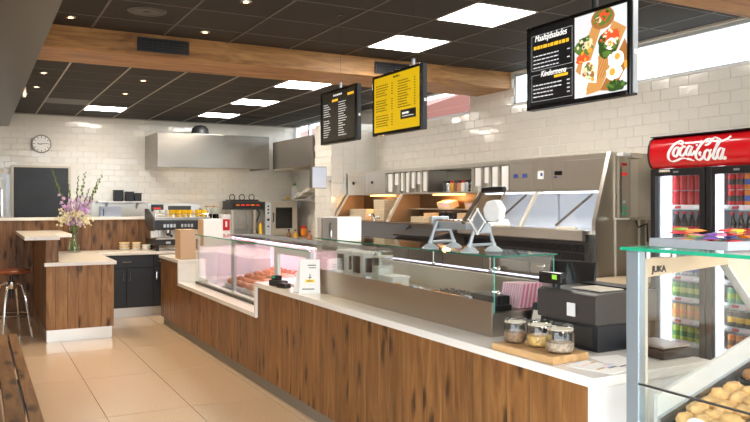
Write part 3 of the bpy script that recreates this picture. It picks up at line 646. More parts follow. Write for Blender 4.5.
MB().prism([(2.15,dz(2.15)+.002),(2.98,dz(2.98)+.002),(2.98,dz(2.98)+.13),(2.15,dz(2.15)+.13)],'Y',1.845,1.86).build('deck_upstand','upstand',jc)
MB().prism([(2.15,dz(2.15)+.002),(2.98,dz(2.98)+.002),(2.98,dz(2.98)+.055),(2.15,dz(2.15)+.055)],'Y',1.83,1.845).build('upstand_trim','alu',jc)
rj = random.Random(21)
k = 0
for iy, (y0, y1) in enumerate(((1.60,1.82),(1.36,1.585),(1.12,1.345))):
    for ix, (x0, x1) in enumerate(((2.17,2.52),(2.55,2.92))):
        where = ['nearest the post','middle','right hand'][iy]+(' front' if ix==0 else ' rear')
        t = T('pastry_tray','black edged tray, '+where+' tray on the sloping deck of the pastry display','tray',((x0+x1)/2,(y0+y1)/2,dz((x0+x1)/2)))
        def sl(a,b,c,d,e,f): return MB().hexa([(a,c,dz(a)+e),(b,c,dz(b)+e),(b,d,dz(b)+e),(a,d,dz(a)+e),(a,c,dz(a)+f),(b,c,dz(b)+f),(b,d,dz(b)+f),(a,d,dz(a)+f)])
        sl(x0,x1,y0,y1,.002,.008).build('base','white_plastic',t)
        for q in ((x0,x0+.008,y0,y1),(x1-.008,x1,y0,y1),(x0+.008,x1-.008,y0,y0+.007),(x0+.008,x1-.008,y1-.007,y1)): sl(*q,.008,.03).build('rim','charcoal',t)
        fm = ['pastry','pastry_dark','pastry_pale','pastry','pastry_pale','pastry'][k]; pl = ['golden pastry','dark glazed pastry','pale rolled pastry','golden pastry','pale rolled pastry','golden pastry'][k]; k += 1
        for a in range(5):
            for b in range(3):
                x = x0+.045+(x1-x0-.09)*a/4; y = y0+.045+(y1-y0-.09)*b/2
                o = MB().ball((x,y,dz(x)+.034),(rj.uniform(.036,.05),rj.uniform(.032,.05),rj.uniform(.022,.034)),12,8,.13,rj).build('pastry',fm,loc=(x,y,dz(x)+.008),smooth=True)
                tag(o, pl+' in the '+where+' tray of the pastry display','pastry','pastries tray %d' % k)
t = T('price_tag','oval white price tag with yellow print in the pastry display','price tag',(2.18,1.70,.74))
MB().lathe(2.18,1.69,[(.018,.737),(.018,.752),(.004,.757),(.004,.765)],12).build('foot','black',t,smooth=True)
pv = [(1.69+.045*math.cos(2*PI*i/24), .785+.027*math.sin(2*PI*i/24)) for i in range(24)]
MB().prism(pv,'X',2.166,2.17).build('plate','paper',t); 
for a,b,m in ((1.70,.792,'yellow'),(1.675,.782,'red'),(1.71,.778,'lime')): MB().prism([(a+.012*math.cos(2*PI*i/10),b+.006*math.sin(2*PI*i/10)) for i in range(10)],'X',2.1645,2.166).build('print',m,t)

# sweets tray on top of that case
st = T('sweets_tray','clear plastic tray on the green edged glass top','tray',(2.33,1.76,1.388))
B(2.2,1.60,1.388,2.46,1.925,1.392).build('base','tray_clear',st)
for a in ((2.2,2.206,1.6,1.925),(2.454,2.46,1.6,1.925),(2.206,2.454,1.6,1.606),(2.206,2.454,1.919,1.925)): B(a[0],a[2],1.392,a[1],a[3],1.418).build('rim','tray_clear',st)
rc = random.Random(4); cm = ['red','orange','purple','blue','green','pink','yellow','red','orange','lime']
cn = {'red':'red','orange':'orange','purple':'purple','blue':'blue','green':'green','pink':'pink','yellow':'yellow','lime':'lime green'}
for k in range(40):
    x = rc.uniform(2.235,2.425); y = rc.uniform(1.645,1.88); z = 1.398+.012*(k//9)
    c = cm[k % 10]; a = rc.uniform(0,PI)
    p = MB(); R = Matrix.Rotation(a,3,'Z')
    prof = [(-.035,.014,.001),(-.026,.007,.004),(-.018,.013,.008),(0,.015,.010),(.018,.013,.008),(.026,.007,.004),(.035,.014,.001)]
    V = []; F = []
    for u_, w_, h_ in prof:
        for s_, zz_ in ((-1,-h_*.4),(1,-h_*.4),(1,h_*.6),(-1,h_*.6)): V.append(Vector((x,y,z+.004))+R@Vector((u_,s_*w_,zz_)))
    for i in range(6):
        for j in range(4): F.append((i*4+j,i*4+(j+1)%4,i*4+4+(j+1)%4,i*4+4+j))
    F += [(3,2,1,0),(24,25,26,27)]
    o = p._add(V,F).build('wrapped_sweet',c,loc=(x,y,z),smooth=True)
    tag(o,cn[c]+' wrapped sweet in the tray on the glass top','sweet','wrapped sweets, '+cn[c])
t = T('weighing_scale','flat black weighing scale behind the pastry display','scale',(2.66,2.24,.88))
B(2.56,2.16,.881,2.74,2.37,.92).build('body','black',t,bevel=.006); B(2.57,2.17,.925,2.73,2.36,.935).build('pan','steel_x',t,bevel=.003); MB().cyl((2.65,2.265,.92),(2.65,2.265,.926),.03).build('pan_post','black',t)

# ================================================================== DRINKS FRIDGE
FX, FY0, FY1 = 4.7, 3.09, 4.105
fg = T('drinks_fridge','tall red topped two door drinks fridge against the right wall','fridge',(5.03,3.6,0))
MB().box(4.75,FY0,.12,5.36,FY0+.03,2.03).build('side_panel','black',fg); MB().box(4.75,FY1-.03,.12,5.36,FY1,2.03).build('side_panel','black',fg)
MB().box(5.33,FY0+.03,.12,5.36,FY1-.03,2.03).build('back_panel','fridge_inner',fg); MB().box(4.75,FY0+.03,.12,5.33,FY1-.03,.3).build('bottom','black',fg); B(4.75,FY0+.03,1.82,5.33,FY1-.03,2.03).build('top_box','black',fg)
MB().box(4.76,FY1-.045,.3,5.33,FY1-.031,1.82).box(4.76,FY0+.031,.3,5.33,FY0+.045,1.82).build('liner','fridge_inner',fg)
YM = 3.605
B(4.76,YM-.02,.3,4.80,YM+.02,1.82).build('centre_mullion','fridge_inner',fg)
B(4.80,FY1-.10,.33,4.83,FY1-.06,1.80).build('light_tube','led_fridge',fg); B(4.80,YM-.06,.33,4.83,YM-.025,1.80).build('light_tube','led_fridge',fg); B(4.80,FY0+.05,.33,4.83,FY0+.08,1.80).build('light_tube','led_fridge',fg)
for a, b in ((YM+.006,FY1-.003),(FY0+.003,YM-.006)):
    d = MB().box(4.70,a,.2,4.748,a+.045,1.81).box(4.70,b-.045,.2,4.748,b,1.81).box(4.70,a+.045,.2,4.748,b-.045,.27).box(4.70,a+.045,1.755,4.748,b-.045,1.81).build('door','black',fg,bevel=.003)
    B(4.72,a+.045,.27,4.726,b-.045,1.755).build('pane','fridge_pane',d); B(4.688,(a+b)/2-.02,1.775,4.70,(a+b)/2+.02,1.79).build('lock','alu',d)
B(4.75,FY0+.02,0,5.3,FY1-.02,.12).build('kick_base','charcoal',fg)
B(4.696,FY1-.19,1.785,4.70,FY1-.09,1.802).build('sticker','frame_beige',fg)
prof = [(5.36,2.055),(4.72,2.055),(4.675,2.03),(4.655,1.985),(4.648,1.93),(4.655,1.875),(4.675,1.835),(4.70,1.815),(5.36,1.815)]
MB().prism(prof,'Y',FY0-.005,FY1-.034).build('header_sign','red_sign',fg,smooth=True)
MB().prism([(x-.004 if x<5 else x, z+(.005 if z>1.93 else -.003)) for x,z in prof],'Y',FY1-.034,FY1-.02).build('header_end_cap','black',fg)
B(4.668,FY0-.005,2.055,5.36,FY1-.03,2.062).build('header_top_edge','black',fg)
# script lettering on the header, drawn as broad-nib pen strokes
ST = [[(286,170),(292,152),(274,141),(240,163),(209,208),(199,250),(216,276),(248,272),(288,257),(322,258),(342,267),(370,271)],
      [(322,262),(340,258),(358,268)],
      [(262,182),(243,197),(234,228),(245,246),(262,232),(272,202),(262,182),(270,190),(286,186)],
      [(316,186),(306,176),(288,196),(280,228),(292,242),(312,226),(322,214)],
      [(358,180),(343,176),(326,200),(322,230),(336,236),(352,210),(364,178),(352,214),(354,236),(370,226),(384,208)],
      [(387,172),(400,168)],
      [(448,172),(470,166),(488,146),(478,128),(446,140),(408,186),(386,236),(398,266),(424,258),(440,240)],
      [(424,214),(412,226),(420,240)],
      [(486,134),(512,120),(540,130),(566,140),(596,130),(618,112)],
      [(506,122),(536,132),(556,146),(580,140)],
      [(470,200),(451,216),(442,250),(454,268),(474,252),(484,220),(470,200),(480,208),(498,200)],
      [(492,248),(514,214),(542,160),(552,142),(540,146),(520,196),(502,246),(508,262),(530,244)],
      [(574,196),(558,190),(538,216),(532,250),(546,260),(566,228),(582,192),(566,236),(564,258),(578,258),(588,244)]]
def sgn_pt(x, y, e=.003):
    top = 122-(x-80)*52/669; bot = 325-(x-75)*35/674; t_ = (y-top)/(bot-top)
    u = 640+x/6.809; a_ = (u-375)/738; c_, s_ = math.cos(.496), math.sin(.496)
    Z = 2.052-t_*.237
    pr = prof[1:8]; X = 4.65
    for (xa,za),(xb,zb) in zip(pr,pr[1:]):
        if zb <= Z <= za: X = xa+(xb-xa)*(za-Z)/(za-zb)
    return Vector((X-e, 4.66*(-a_*s_+c_)/(a_*c_+s_), Z))
script = MB()
for st_ in ST:
    P = smooth_path([(x,y,0) for x,y in st_],7); V = []; F = []
    for i,p in enumerate(P):
        d = P[min(i+1,len(P)-1)]-P[max(i-1,0)]; d.normalize(); nrm = Vector((-d.y,d.x,0)); ang = math.atan2(d.y,d.x)
        w = 3.0+6.2*abs(math.sin(ang-.25))
        if i in (0,len(P)-1): w *= .55
        a = p+nrm*w; b = p-nrm*w
        V += [sgn_pt(a.x,a.y),sgn_pt(b.x,b.y)]
    F = [(2*i,2*i+1,2*i+3,2*i+2) for i in range(len(P)-1)]
    script._add(V,F)
script.build('script_lettering','sign_white',fg)
# shelves and drinks
SHZ = [1.525,1.235,.975,.81,.64,.47]
for z in SHZ:
    for a, b in ((YM+.03,FY1-.05),(FY0+.05,YM-.03)):
        s_ = MB().box(4.84,a,z-.012,5.32,b,z-.002).build('shelf','alu_white',fg)
        MB().hexa([(4.815,a,z-.03),(4.822,a,z-.03),(4.822,b,z-.03),(4.815,b,z-.03),(4.835,a,z+.006),(4.84,a,z+.006),(4.84,b,z+.006),(4.835,b,z+.006)]).build('price_rail','alu_white',s_)
        for k in range(5): MB().rbox((4.8195,a+.05+.085*k,z-.012),(.002,.055,.022),0,0,.5).build('price_card',['red','paper','pink_pale'][k%3],s_)
def can_proto(m, band, name, label, group):
    t = T(name,label,'can',(0,0,-5),group)
    MB().lathe(0,0,[(.024,-5),(.032,-4.994),(.032,-4.896),(.026,-4.886)],14).build('body',m,t,smooth=True)
    MB().lathe(0,0,[(.026,-4.886),(.026,-4.883),(.022,-4.886),(.001,-4.886)],14).build('lid','silver_can',t,smooth=True)
    MB().lathe(0,0,[(.0322,-4.965),(.0325,-4.96),(.0325,-4.93),(.0322,-4.925)],14).build('band',band,t,smooth=True)
    return t
def bottle_proto(m, band, cap, label, group):
    t = T('drink_bottle',label,'bottle',(0,0,-5),group)
    MB().lathe(0,0,[(.026,-5),(.032,-4.99),(.032,-4.95),(.028,-4.92),(.031,-4.87),(.028,-4.84),(.013,-4.79),(.013,-4.775)],14).build('body',m,t,smooth=True)
    MB().lathe(0,0,[(.0315,-4.925),(.0315,-4.92),(.0325,-4.875),(.0315,-4.87)],14).build('label',band,t,smooth=True)
    MB().lathe(0,0,[(.014,-4.776),(.015,-4.772),(.015,-4.757),(.001,-4.756)],12).build('cap',cap,t,smooth=True)
    return t
LY = [4.0-.068*k for k in range(6)]; RY = [3.515-.068*k for k in range(6)]
NM = {'red':'red','orange':'orange','green':'green','gold_can':'golden','lime':'lime green','brown_can':'brown','cola':'dark cola','silver_can':'silver','teal_label':'pale green','charcoal':'black and yellow'}
def row(ys, z, m, band, kind, where, cap='red', stack=1):
    lab = '%s %s on the %s' % (NM[m], 'drink bottle' if kind=='b' else 'drink can', where)
    pr = None
    for s_ in range(stack):
        for y in ys:
            if pr is None:
                pr = bottle_proto(m,band,cap,lab,lab+' row') if kind == 'b' else can_proto(m,band,'drink_can',lab,lab+' row'); pr.location = (4.885,y,z+.119*s_)
            else: dup(pr,(4.885,y,z+.119*s_))
row(LY,1.525,'red','red','c','top shelf behind the left fridge door',stack=2)
row(LY,1.235,'cola','red','b','second shelf behind the left fridge door')
row(LY,.975,'silver_can','blue','c','third shelf behind the left fridge door')
row(LY,.81,'green','lime','c','fourth shelf behind the left fridge door')
row(LY,.64,'gold_can','orange','c','fifth shelf behind the left fridge door')
row(LY,.47,'lime','green','c','lowest shelf behind the left fridge door')
row(RY[:2],1.525,'red','charcoal','c','top shelf behind the right fridge door',stack=2)
row(RY[2:],1.525,'orange','blue','c','top shelf behind the right fridge door',stack=2)
row(RY[:5],1.235,'cola','red','b','second shelf behind the right fridge door')
row(RY[5:],1.235,'lime','teal_label','b','second shelf behind the right fridge door','green')
row(RY,.975,'brown_can','blue','c','third shelf behind the right fridge door')
row(RY,.81,'teal_label','lime','c','fourth shelf behind the right fridge door')
row(RY,.64,'charcoal','yellow','c','fifth shelf behind the right fridge door')
row(RY,.47,'orange','brown_can','c','lowest shelf behind the right fridge door')

# ================================================================== FRYER RANGE
fy = T('fryer_range','long stainless fryer range with heated shelves along the tiled wall','fryer range',(5.0,7.3,0))
Y0, Y1 = 4.73, 9.94
B(4.90,Y0,1.975,5.385,Y1,1.99).build('top_cover','steel',fy)
B(5.19,Y0,1.29,5.385,Y1,1.975).build('back_panel','steel',fy)
B(4.90,Y0+.02,1.655,5.19,Y1-.02,1.675).build('fascia_floor','steel',fy)
B(4.90,Y0+.02,1.945,4.925,Y1-.02,1.975).build('fascia_rail','steel',fy)
def fpanel(a, b, nm='fascia_panel', m='steel'): return B(4.90,a+.003,1.677,4.915,b-.003,1.944).build(nm,m,fy,bevel=.002)
for a, b in ((9.30,9.92),(8.76,9.30)):
    p = fpanel(a,b); MB().cyl((4.90,(a+b)/2+.1,1.83),(4.885,(a+b)/2+.1,1.83),.022).build('knob','charcoal',p)
def slots(ys, lens):
    for i in range(len(ys)-1):
        a, b = ys[i], ys[i+1]
        o = MB().box(4.97,a+.004,1.677,4.98,b-.004,1.944).box(4.90,b-.014,1.677,4.97,b-.002,1.944).box(4.90,a+.002,1.677,4.97,a+.014,1.944).build('dispenser_slot','steel',fy)
        B(4.918,a+.03,1.93-lens[i],4.935,b-.03,1.935).build('paper_stack','paper',o)
slots([7.70,7.85,7.99,8.13,8.27,8.40,8.56,8.74],[.24,.15,.2,.25,.23,.15,.24])
slots([6.11,6.29,6.45,6.59,6.76],[.25,.24,.17,.2])
B(5.17,6.78,1.677,5.188,7.69,1.944).build('shelf_back','steel_dark',fy); B(4.90,7.68,1.677,5.17,7.695,1.944).build('shelf_side','steel',fy); B(4.90,6.765,1.677,5.17,6.78,1.944).build('shelf_side','steel',fy)
for a, b in ((5.75,6.11),(5.47,5.75),(5.27,5.47),(4.76,5.27)):
    p = fpanel(a,b)
    if b == 6.11:
        for y in (6.0,5.86): B(4.895,y-.035,1.80,4.90,y+.035,1.84).build('readout','btn_blue',p)
    if b == 5.75: B(4.895,5.58,1.78,4.90,5.66,1.86).build('readout','white_plastic',p); B(4.893,5.59,1.81,4.895,5.62,1.84).build('key','btn_blue',p)
    if b == 5.47: B(4.895,5.32,1.81,4.90,5.42,1.85).build('readout','black_gloss',p); B(4.895,5.39,1.785,4.90,5.43,1.8).build('key','btn_blue',p)
for y, m in ((9.90,'divider_tan'),(8.30,'divider_tan'),(6.60,'divider_tan'),(5.66,'')):
    if m: MB().prism([(4.895,1.655),(5.19,1.655),(5.19,1.31),(4.68,1.31),(4.675,1.34)],'Y',y-.012,y+.012).build('divider',m,fy)
    MB().hexa([(4.87,y-.016,1.655),(4.905,y-.016,1.655),(4.905,y+.016,1.655),(4.87,y+.016,1.655),(4.655,y-.016,1.30),(4.69,y-.016,1.30),(4.69,y+.016,1.30),(4.655,y+.016,1.30)]).build('divider_edge','frame_beige',fy)
MB().prism([(4.90,1.99),(5.385,1.99),(5.385,.1),(4.72,.1),(4.72,1.38)],'Y',4.71,4.73).build('end_plate','steel_z',fy); MB().prism([(4.88,1.995),(4.905,1.995),(4.73,1.375),(4.73,.1),(4.70,.1),(4.70,1.38)],'Y',4.69,4.735).build('end_edge','steel_x',fy)
MB().prism([(4.885,1.99),(5.39,1.99),(5.39,.0),(4.75,.0),(4.75,1.3),(4.70,1.38)],'Y',9.94,9.95).build('end_plate','steel_x',fy)
B(4.62,Y0,1.27,5.19,Y1,1.30).build('deck','steel',fy)
MB().prism([(4.585,1.22),(4.62,1.21),(4.62,1.30),(4.60,1.315),(4.585,1.30)],'Y',Y0,6.6).build('front_lip','steel',fy); B(4.60,6.6,1.22,4.62,Y1,1.30).build('front_lip','steel_dark',fy)
B(4.66,Y0,.1,5.385,Y1,1.27).build('body','dark_grey',fy); B(4.72,Y0,0,5.3,Y1,.1).build('plinth','charcoal',fy)
for k in range(7): B(4.645,Y0+.03+.744*k,.14,4.66,Y0+.03+.744*k+.72,.98).build('body_door','charcoal' if k > 2 else 'steel_dark',fy,bevel=.003)
vt = MB()
for k in range(60):
    for r_ in range(2):
        y = 4.78+.03*k; z = 1.04+.075*r_
        vt.hexa([(4.652,y,z),(4.66,y,z),(4.66,y+.014,z),(4.652,y+.014,z),(4.652,y+.016,z+.06),(4.66,y+.016,z+.06),(4.66,y+.03,z+.06),(4.652,y+.03,z+.06)])
vt.build('vent_slots','black',fy,kind='stuff')
# two glazed fryer bays
for a, b in ((4.745,5.645),(5.675,6.585)):
    g = MB().hexa([(4.878,a,1.65),(4.884,a,1.65),(4.884,b,1.65),(4.878,b,1.65),(4.665,a,1.31),(4.671,a,1.31),(4.671,b,1.31),(4.665,b,1.31)]).build('sloping_glass','clear',fy)
    B(4.93,a+.02,1.637,4.97,b-.02,1.652).build('light_strip','led_white',fy)
    B(5.17,a,1.301,5.189,b,1.654).build('bay_lining','bay_white',fy); B(4.69,a,1.301,5.17,b,1.306).build('bay_floor','bay_white',fy)
    MB().tube([(4.86,a+.62,1.33),(5.0,a+.28,1.63)],.012,8).build('gas_strut','steel_dark',fy,smooth=True)
    B(4.66,a+.15,1.302,4.69,a+.4,1.33).build('bay_handle','cream',fy,bevel=.004)
# heated shelves on the left
for a, b in ((8.32,9.88),(6.62,8.28)):
    m_ = (a+b)/2
    B(5.0,m_-.28,1.635,5.1,m_+.28,1.653).build('heat_lamp','warm_lamp',fy)
    B(5.16,a,1.302,5.188,b,1.654).build('bay_lining','bay_brown',fy); B(4.69,a,1.301,5.16,b,1.304).build('bay_floor','bay_brown',fy)
    ld = bpy.data.lights.new('heat_lamp_glow','POINT'); ld.energy = 1.6; ld.color = (1,.62,.28); ld.shadow_soft_size = .05
    lo = bpy.data.objects.new('heat_lamp_glow', ld); COL.objects.link(lo); lo.location = Vector((5.02,m_,1.60))-Vector(OFF[fy.name]); lo.parent = fy
B(4.98,6.64,1.46,5.16,8.27,1.475).build('bay_shelf','steel',fy)
MB().hexa([(4.38,7.6,1.10),(4.62,7.6,1.27),(4.62,9.3,1.27),(4.38,9.3,1.10),(4.37,7.6,1.12),(4.61,7.6,1.29),(4.61,9.3,1.29),(4.37,9.3,1.12)]).build('folding_flap','dark_grey',fy)
MB().hexa([(4.33,6.64,1.16),(4.60,6.64,1.23),(4.60,7.55,1.23),(4.33,7.55,1.16),(4.33,6.64,1.18),(4.60,6.64,1.25),(4.60,7.55,1.25),(4.33,7.55,1.18)]).build('folding_flap','charcoal',fy)
# control end facing the camera
ep = B(4.94,4.695,.1,5.385,4.73,1.985).build('end_panel','steel_z',fy)
B(4.975,4.68,1.40,5.10,4.695,1.96).build('control_strip','steel_z',fy,bevel=.003); B(5.10,4.675,1.42,5.20,4.695,1.93).build('switch_column','steel',fy,bevel=.003)
cs = [o for o in fy.children if o.name.startswith('control_strip')][0]
for z, m, w in ((1.885,'red',.028),(1.80,'led_red',.03),(1.555,'white_plastic',.010),(1.50,'btn_green',.014),(1.45,'btn_green',.014)): B(5.03-w,4.672,z-.012,5.03+w,4.68,z+.012).build('button',m,cs)
B(4.99,4.674,1.46,4.994,4.68,1.86).build('button_rail','charcoal',cs)
B(4.955,4.62,1.955,5.05,4.695,1.985).build('cap_box','white_plastic',fy,bevel=.003); B(5.06,4.62,1.94,5.2,4.695,1.985).build('cap_box','steel',fy,bevel=.003)
B(4.90,4.50,1.40,5.33,4.675,1.415).build('side_tray','steel',fy)
for x in (4.91,5.20,5.29): B(x,4.66,.9,x+.012,4.675,1.40).build('tray_leg','frame_beige',fy)
MB().tube([(5.13,4.64,1.39),(5.14,4.62,1.33),(5.25,4.62,1.36),(5.27,4.63,1.2)],.008).build('hose','black',fy)
# worktop block between the range and the fridge
sb = T('side_worktop','beige worktop block between the fryer range and drinks fridge','worktop',(4.9,4.42,0))
B(4.42,4.15,.87,5.385,4.66,.905).build('top','beige',sb,bevel=.003); B(4.46,4.16,.06,5.38,4.65,.87).build('body','charcoal',sb); B(4.5,4.17,0,5.38,4.64,.06).build('plinth','black',sb)
# sauce and spice bottles on the fascia shelf
bm_ = ['dark_grey','silver_can','gold_can','brown_can','meat_brown','cream','alu','charcoal','silver_can']
bn = ['charcoal','silver','golden','brown','reddish','cream','steel grey','black','pale grey']
for k, (m, n_) in enumerate(zip(bm_, bn)):
    y = 7.45-.075*k
    t = T('spice_bottle',n_+' spice bottle on the open shelf of the fryer range'+(', left end' if k==0 else ', right end' if k==8 else ''),'bottle',(5.0,y,1.676),'spice bottles')
    MB().lathe(5.0,y,[(.028,1.676),(.03,1.682),(.03,1.765),(.024,1.78)],12).build('body',m,t,smooth=True); MB().lathe(5.0,y,[(.022,1.78),(.022,1.81),(.001,1.812)],12).build('cap',['dark_grey','black','red'][k%3],t,smooth=True)
for k, y in enumerate((6.9,)):
    t = T('steel_mug','steel mug at the right end of the open shelf','mug',(5.0,y-.04,1.676)); MB().lathe(5.0,y-.04,[(.04,1.676),(.042,1.68),(.042,1.79),(.037,1.79),(.037,1.69),(.001,1.688)],14).build('cup','steel',t,smooth=True)
    MB().tube([(4.96,y-.02,1.77),(4.93,y-.02,1.75),(4.93,y-.02,1.71),(4.96,y-.02,1.70)],.005).build('handle','steel',t,smooth=True)
# packaging in the heated bays
def stack(x, y, w, d, hgt, n, m, z, label, group, cat='carton', name='food_carton'):
    for k in range(n):
        o = MB().box(x-w/2,y-d/2,z+k*hgt+.001,x+w/2,y+d/2,z+(k+1)*hgt-.002).build(name,m,loc=(x,y,z+k*hgt+.001),bevel=.003); tag(o,label,cat,group)
stack(4.95,9.45,.24,.52,.022,7,'kraft_pale',1.301,'flat pale carton in the wide stack, left heated bay','wide carton stack')
stack(4.97,9.02,.22,.16,.035,3,'kraft',1.301,'small brown carton in the short stack, left heated bay','short carton stack')
stack(4.93,8.78,.24,.30,.024,12,'kraft_pale',1.301,'pale carton in the tallest stack, left heated bay','tall carton stack')
stack(5.06,8.66,.16,.22,.04,8,'kraft',1.301,'brown carton in the rear stack, left heated bay','rear carton stack')
stack(4.95,8.47,.2,.2,.03,5,'kraft',1.301,'brown carton beside the slanted divider, left heated bay','right carton stack')
stack(4.86,7.75,.16,.3,.025,3,'kraft_pale',1.301,'pale carton in the low stack, right heated bay','low carton stack')
stack(4.93,7.62,.14,.2,.06,2,'kraft',1.376 if False else 1.301,'brown paper pack in the right heated bay','paper packs','pack','paper_pack')
for k in range(4):
    t = T('sauce_tub','dark tub in the row of four in the right heated bay','tub',(4.92,7.40-.1*k,1.301),'dark tubs in heated bay')
    MB().lathe(4.92,7.40-.1*k,[(.032,1.301),(.042,1.31),(.044,1.42),(.047,1.425),(.001,1.427)],14).build('body','charcoal',t,smooth=True)
    MB().lathe(4.92,7.40-.1*k,[(.048,1.4275),(.049,1.44),(.001,1.442)],14).build('lid','dark_grey',t,smooth=True)
for y, w, m, lab in ((7.5,.3,'kraft_pale','printed bag leaning on the shelf of the right heated bay'),(6.95,.24,'kraft','flat pack on the shelf near the lamp of the right heated bay')):
    t = T('bag_pack',lab,'pack',(5.07,y,1.475)); MB().rbox((5.07,y,1.525),(.12,w,.085),0,0,-.3).build('body',m,t,bevel=.008); MB().rbox((5.01,y,1.52),(.004,w*.6,.04),0,0,-.3).build('label','pink_pale',t)
t = T('heat_bulb','glowing warm lamp on the shelf of the right heated bay','lamp',(5.08,6.73,1.475)); MB().lathe(5.08,6.73,[(.03,1.476),(.03,1.49),(.012,1.495),(.012,1.50)],12).build('base','chrome',t,smooth=True); MB().lathe(5.08,6.73,[(.03,1.50),(.045,1.52),(.045,1.60),(.03,1.62),(.001,1.622)],14).build('bulb','warm_lamp',t,smooth=True)
t = T('wood_block','pale wooden serving stand in the right heated bay','stand',(4.9,6.85,1.301)); B(4.8,6.68,1.301,5.05,7.02,1.325).build('base','board_wood',t,bevel=.004); B(4.84,6.72,1.325,5.0,6.98,1.43).build('block','kraft',t,bevel=.01)
t = T('mixer_tap','chrome mixer tap in front of the left heated bay','tap',(4.63,8.62,1.302))
MB().cyl((4.65,8.62,1.301),(4.65,8.62,1.36),.02).build('base','chrome',t,smooth=True); MB().tube([(4.65,8.62,1.36),(4.63,8.6,1.40),(4.56,8.55,1.40),(4.54,8.54,1.37)],.011,8).build('spout','chrome',t,smooth=True); MB().tube([(4.65,8.62,1.37),(4.67,8.72,1.40)],.008,8).build('lever','chrome',t,smooth=True); MB().ball((4.65,8.5,1.35),.022).cyl((4.65,8.62,1.35),(4.65,8.5,1.35),.008).build('knob','chrome',t,smooth=True)

# ================================================================== MENU SCREENS
def menu(y0, y1, m, name_label, pole=None, wires=True):
    z0, z1 = 2.02, 2.445
    t = T('menu_screen', name_label, 'screen', (2.55,(y0+y1)/2,z0), 'hanging menu screens')
    B(2.515,y0,z0,2.55,y1,z1).build('housing','black',t,bevel=.003)
    MB().box(2.503,y0,z0,2.515,y0+.018,z1).box(2.503,y1-.018,z0,2.515,y1,z1).box(2.503,y0+.018,z0,2.515,y1-.018,z0+.022).box(2.503,y0+.018,z1-.018,2.515,y1-.018,z1).build('bezel','black_gloss',t,bevel=.002)
    B(2.509,y0+.018,z0+.022,2.515,y1-.018,z1-.018).build('display',m,t)
    B(2.518,y0-.004,z0+.01,2.548,y0,z1-.005).build('side_cover','alu' if m == 'screen_black' else 'charcoal',t); B(2.525,y0-.006,2.2,2.54,y0-.004,2.22).build('side_button','white_plastic',t)
    yp = pole or (y0+y1)/2
    if wires:
        MB().cyl((2.532,yp,z1),(2.532,yp,z1+.05),.012,n=10).build('hanging_stub','alu',t,smooth=True)
        MB().cyl((2.532,yp,z1+.05),(2.532,yp,ZF-.002),.001,n=5).build('hanging_wire','black',t)
    else:
        MB().cyl((2.532,yp,z1),(2.532,yp,ZF-.002),.016,n=10).build('hanging_pole','black',t,smooth=True)
    B(2.517,yp-.015,ZF-.010,2.547,yp+.015,ZF-.004).build('ceiling_plate','black',t)
    W = y1-y0-.036; Hh = z1-z0-.04
    def P(s_, t_, e=.001): return Vector((2.509-e, y1-.018-s_*W, z0+.022+t_*Hh))
    def rect(n, s0, t0, s1, t1, mm, e=.001): return MB().quad(P(s0,t0,e),P(s1,t0,e),P(s1,t1,e),P(s0,t1,e)).build(n,mm,t)
    return t, P, rect, W, Hh
rl = random.Random(9)
def lines(n, mb, P, s0, s1, tt, h_, e=.0012, price=None):
    s_ = s0
    while s_ < s1:
        w = rl.uniform(.018,.05); q = min(s_+w,s1); mb.quad(P(s_,tt,e),P(q,tt,e),P(q,tt+h_,e),P(s_,tt+h_,e)); s_ = q+.008
    if price: mb.quad(P(price,tt,e),P(price+.03,tt,e),P(price+.03,tt+h_,e),P(price,tt+h_,e))
# nearest: salads with a food photograph
t, P, rect, W, Hh = menu(2.295,2.98,'screen_black','black salad menu screen with a food photograph, nearest of three',2.53,False)
text('heading','Maaltijdsalades',.045,P(.06,.84),(0,-1,0),'s_white',t,shear=.25,bold=0,sx=.86)
mb = MB(); lines('',mb,P,.05,.44,.735,.045); mb.build('yellow_lines','s_yellow',t,kind='stuff')
mb = MB()
for tt in (.64,.59,.54,.49): lines('',mb,P,.045,.33,tt,.013,price=.42 if tt in (.64,.54) else None)
for tt in (.255,.205,.155,.105): lines('',mb,P,.045,.045+(.32 if tt in (.255,.205) else .22),tt,.014,price=.42)
mb.build('menu_lines','s_grey',t,kind='stuff')
text('heading','Kindermenu',.042,P(.13,.365),(0,-1,0),'s_white',t,shear=.25,bold=0,sx=.86); rect('yellow_line',.28,.32,.43,.355,'s_yellow')
mb = MB()
def outline(a,b,c,d,w=.002):
    for q in ((a,b,c,b+w*1.6),(a,d-w*1.6,c,d),(a,b,a+w,d),(c-w,b,c,d)): mb.quad(P(q[0],q[1],.0011),P(q[2],q[1],.0011),P(q[2],q[3],.0011),P(q[0],q[3],.0011))
outline(.025,.46,.475,.92); outline(.025,.05,.475,.40); mb.build('frame_lines','s_grey',t,kind='stuff')
rect('photo_ground',.5,.0,1.0,1.0,'s_grey',.0011)
def poly(n, pts, m, e): 
    q = MB(); q._add([P(.5+.5*a,b,e) for a,b in pts],[tuple(range(len(pts)))]); return q.build(n,m,t)
def blob(n, a, b, ra, rb, m, e, jit=.15, k=16, seed=0):
    rr = random.Random(seed); return poly(n,[(a+ra*(1+rr.uniform(-jit,jit))*math.cos(2*PI*i/k), b+rb*(1+rr.uniform(-jit,jit))*math.sin(2*PI*i/k)) for i in range(k)],m,e)
poly('board_print',[(.02,.34),(.36,.86),(.52,.79),(.20,.22)],'s_wood',.0013); poly('board_print',[(.30,.22),(.74,.84),(.98,.72),(.50,.05),(.2,.02)],'s_wood',.0014); poly('board_print',[(.5,.05),(.95,.6),(1.0,.5),(1.0,.3),(.75,.02)],'s_wood2',.0013)
for k in range(5): poly('board_grain',[(.34+.05*k,.2),(.68+.05*k,.74),(.685+.05*k,.735),(.35+.05*k,.19)],'s_wood2',.0015)
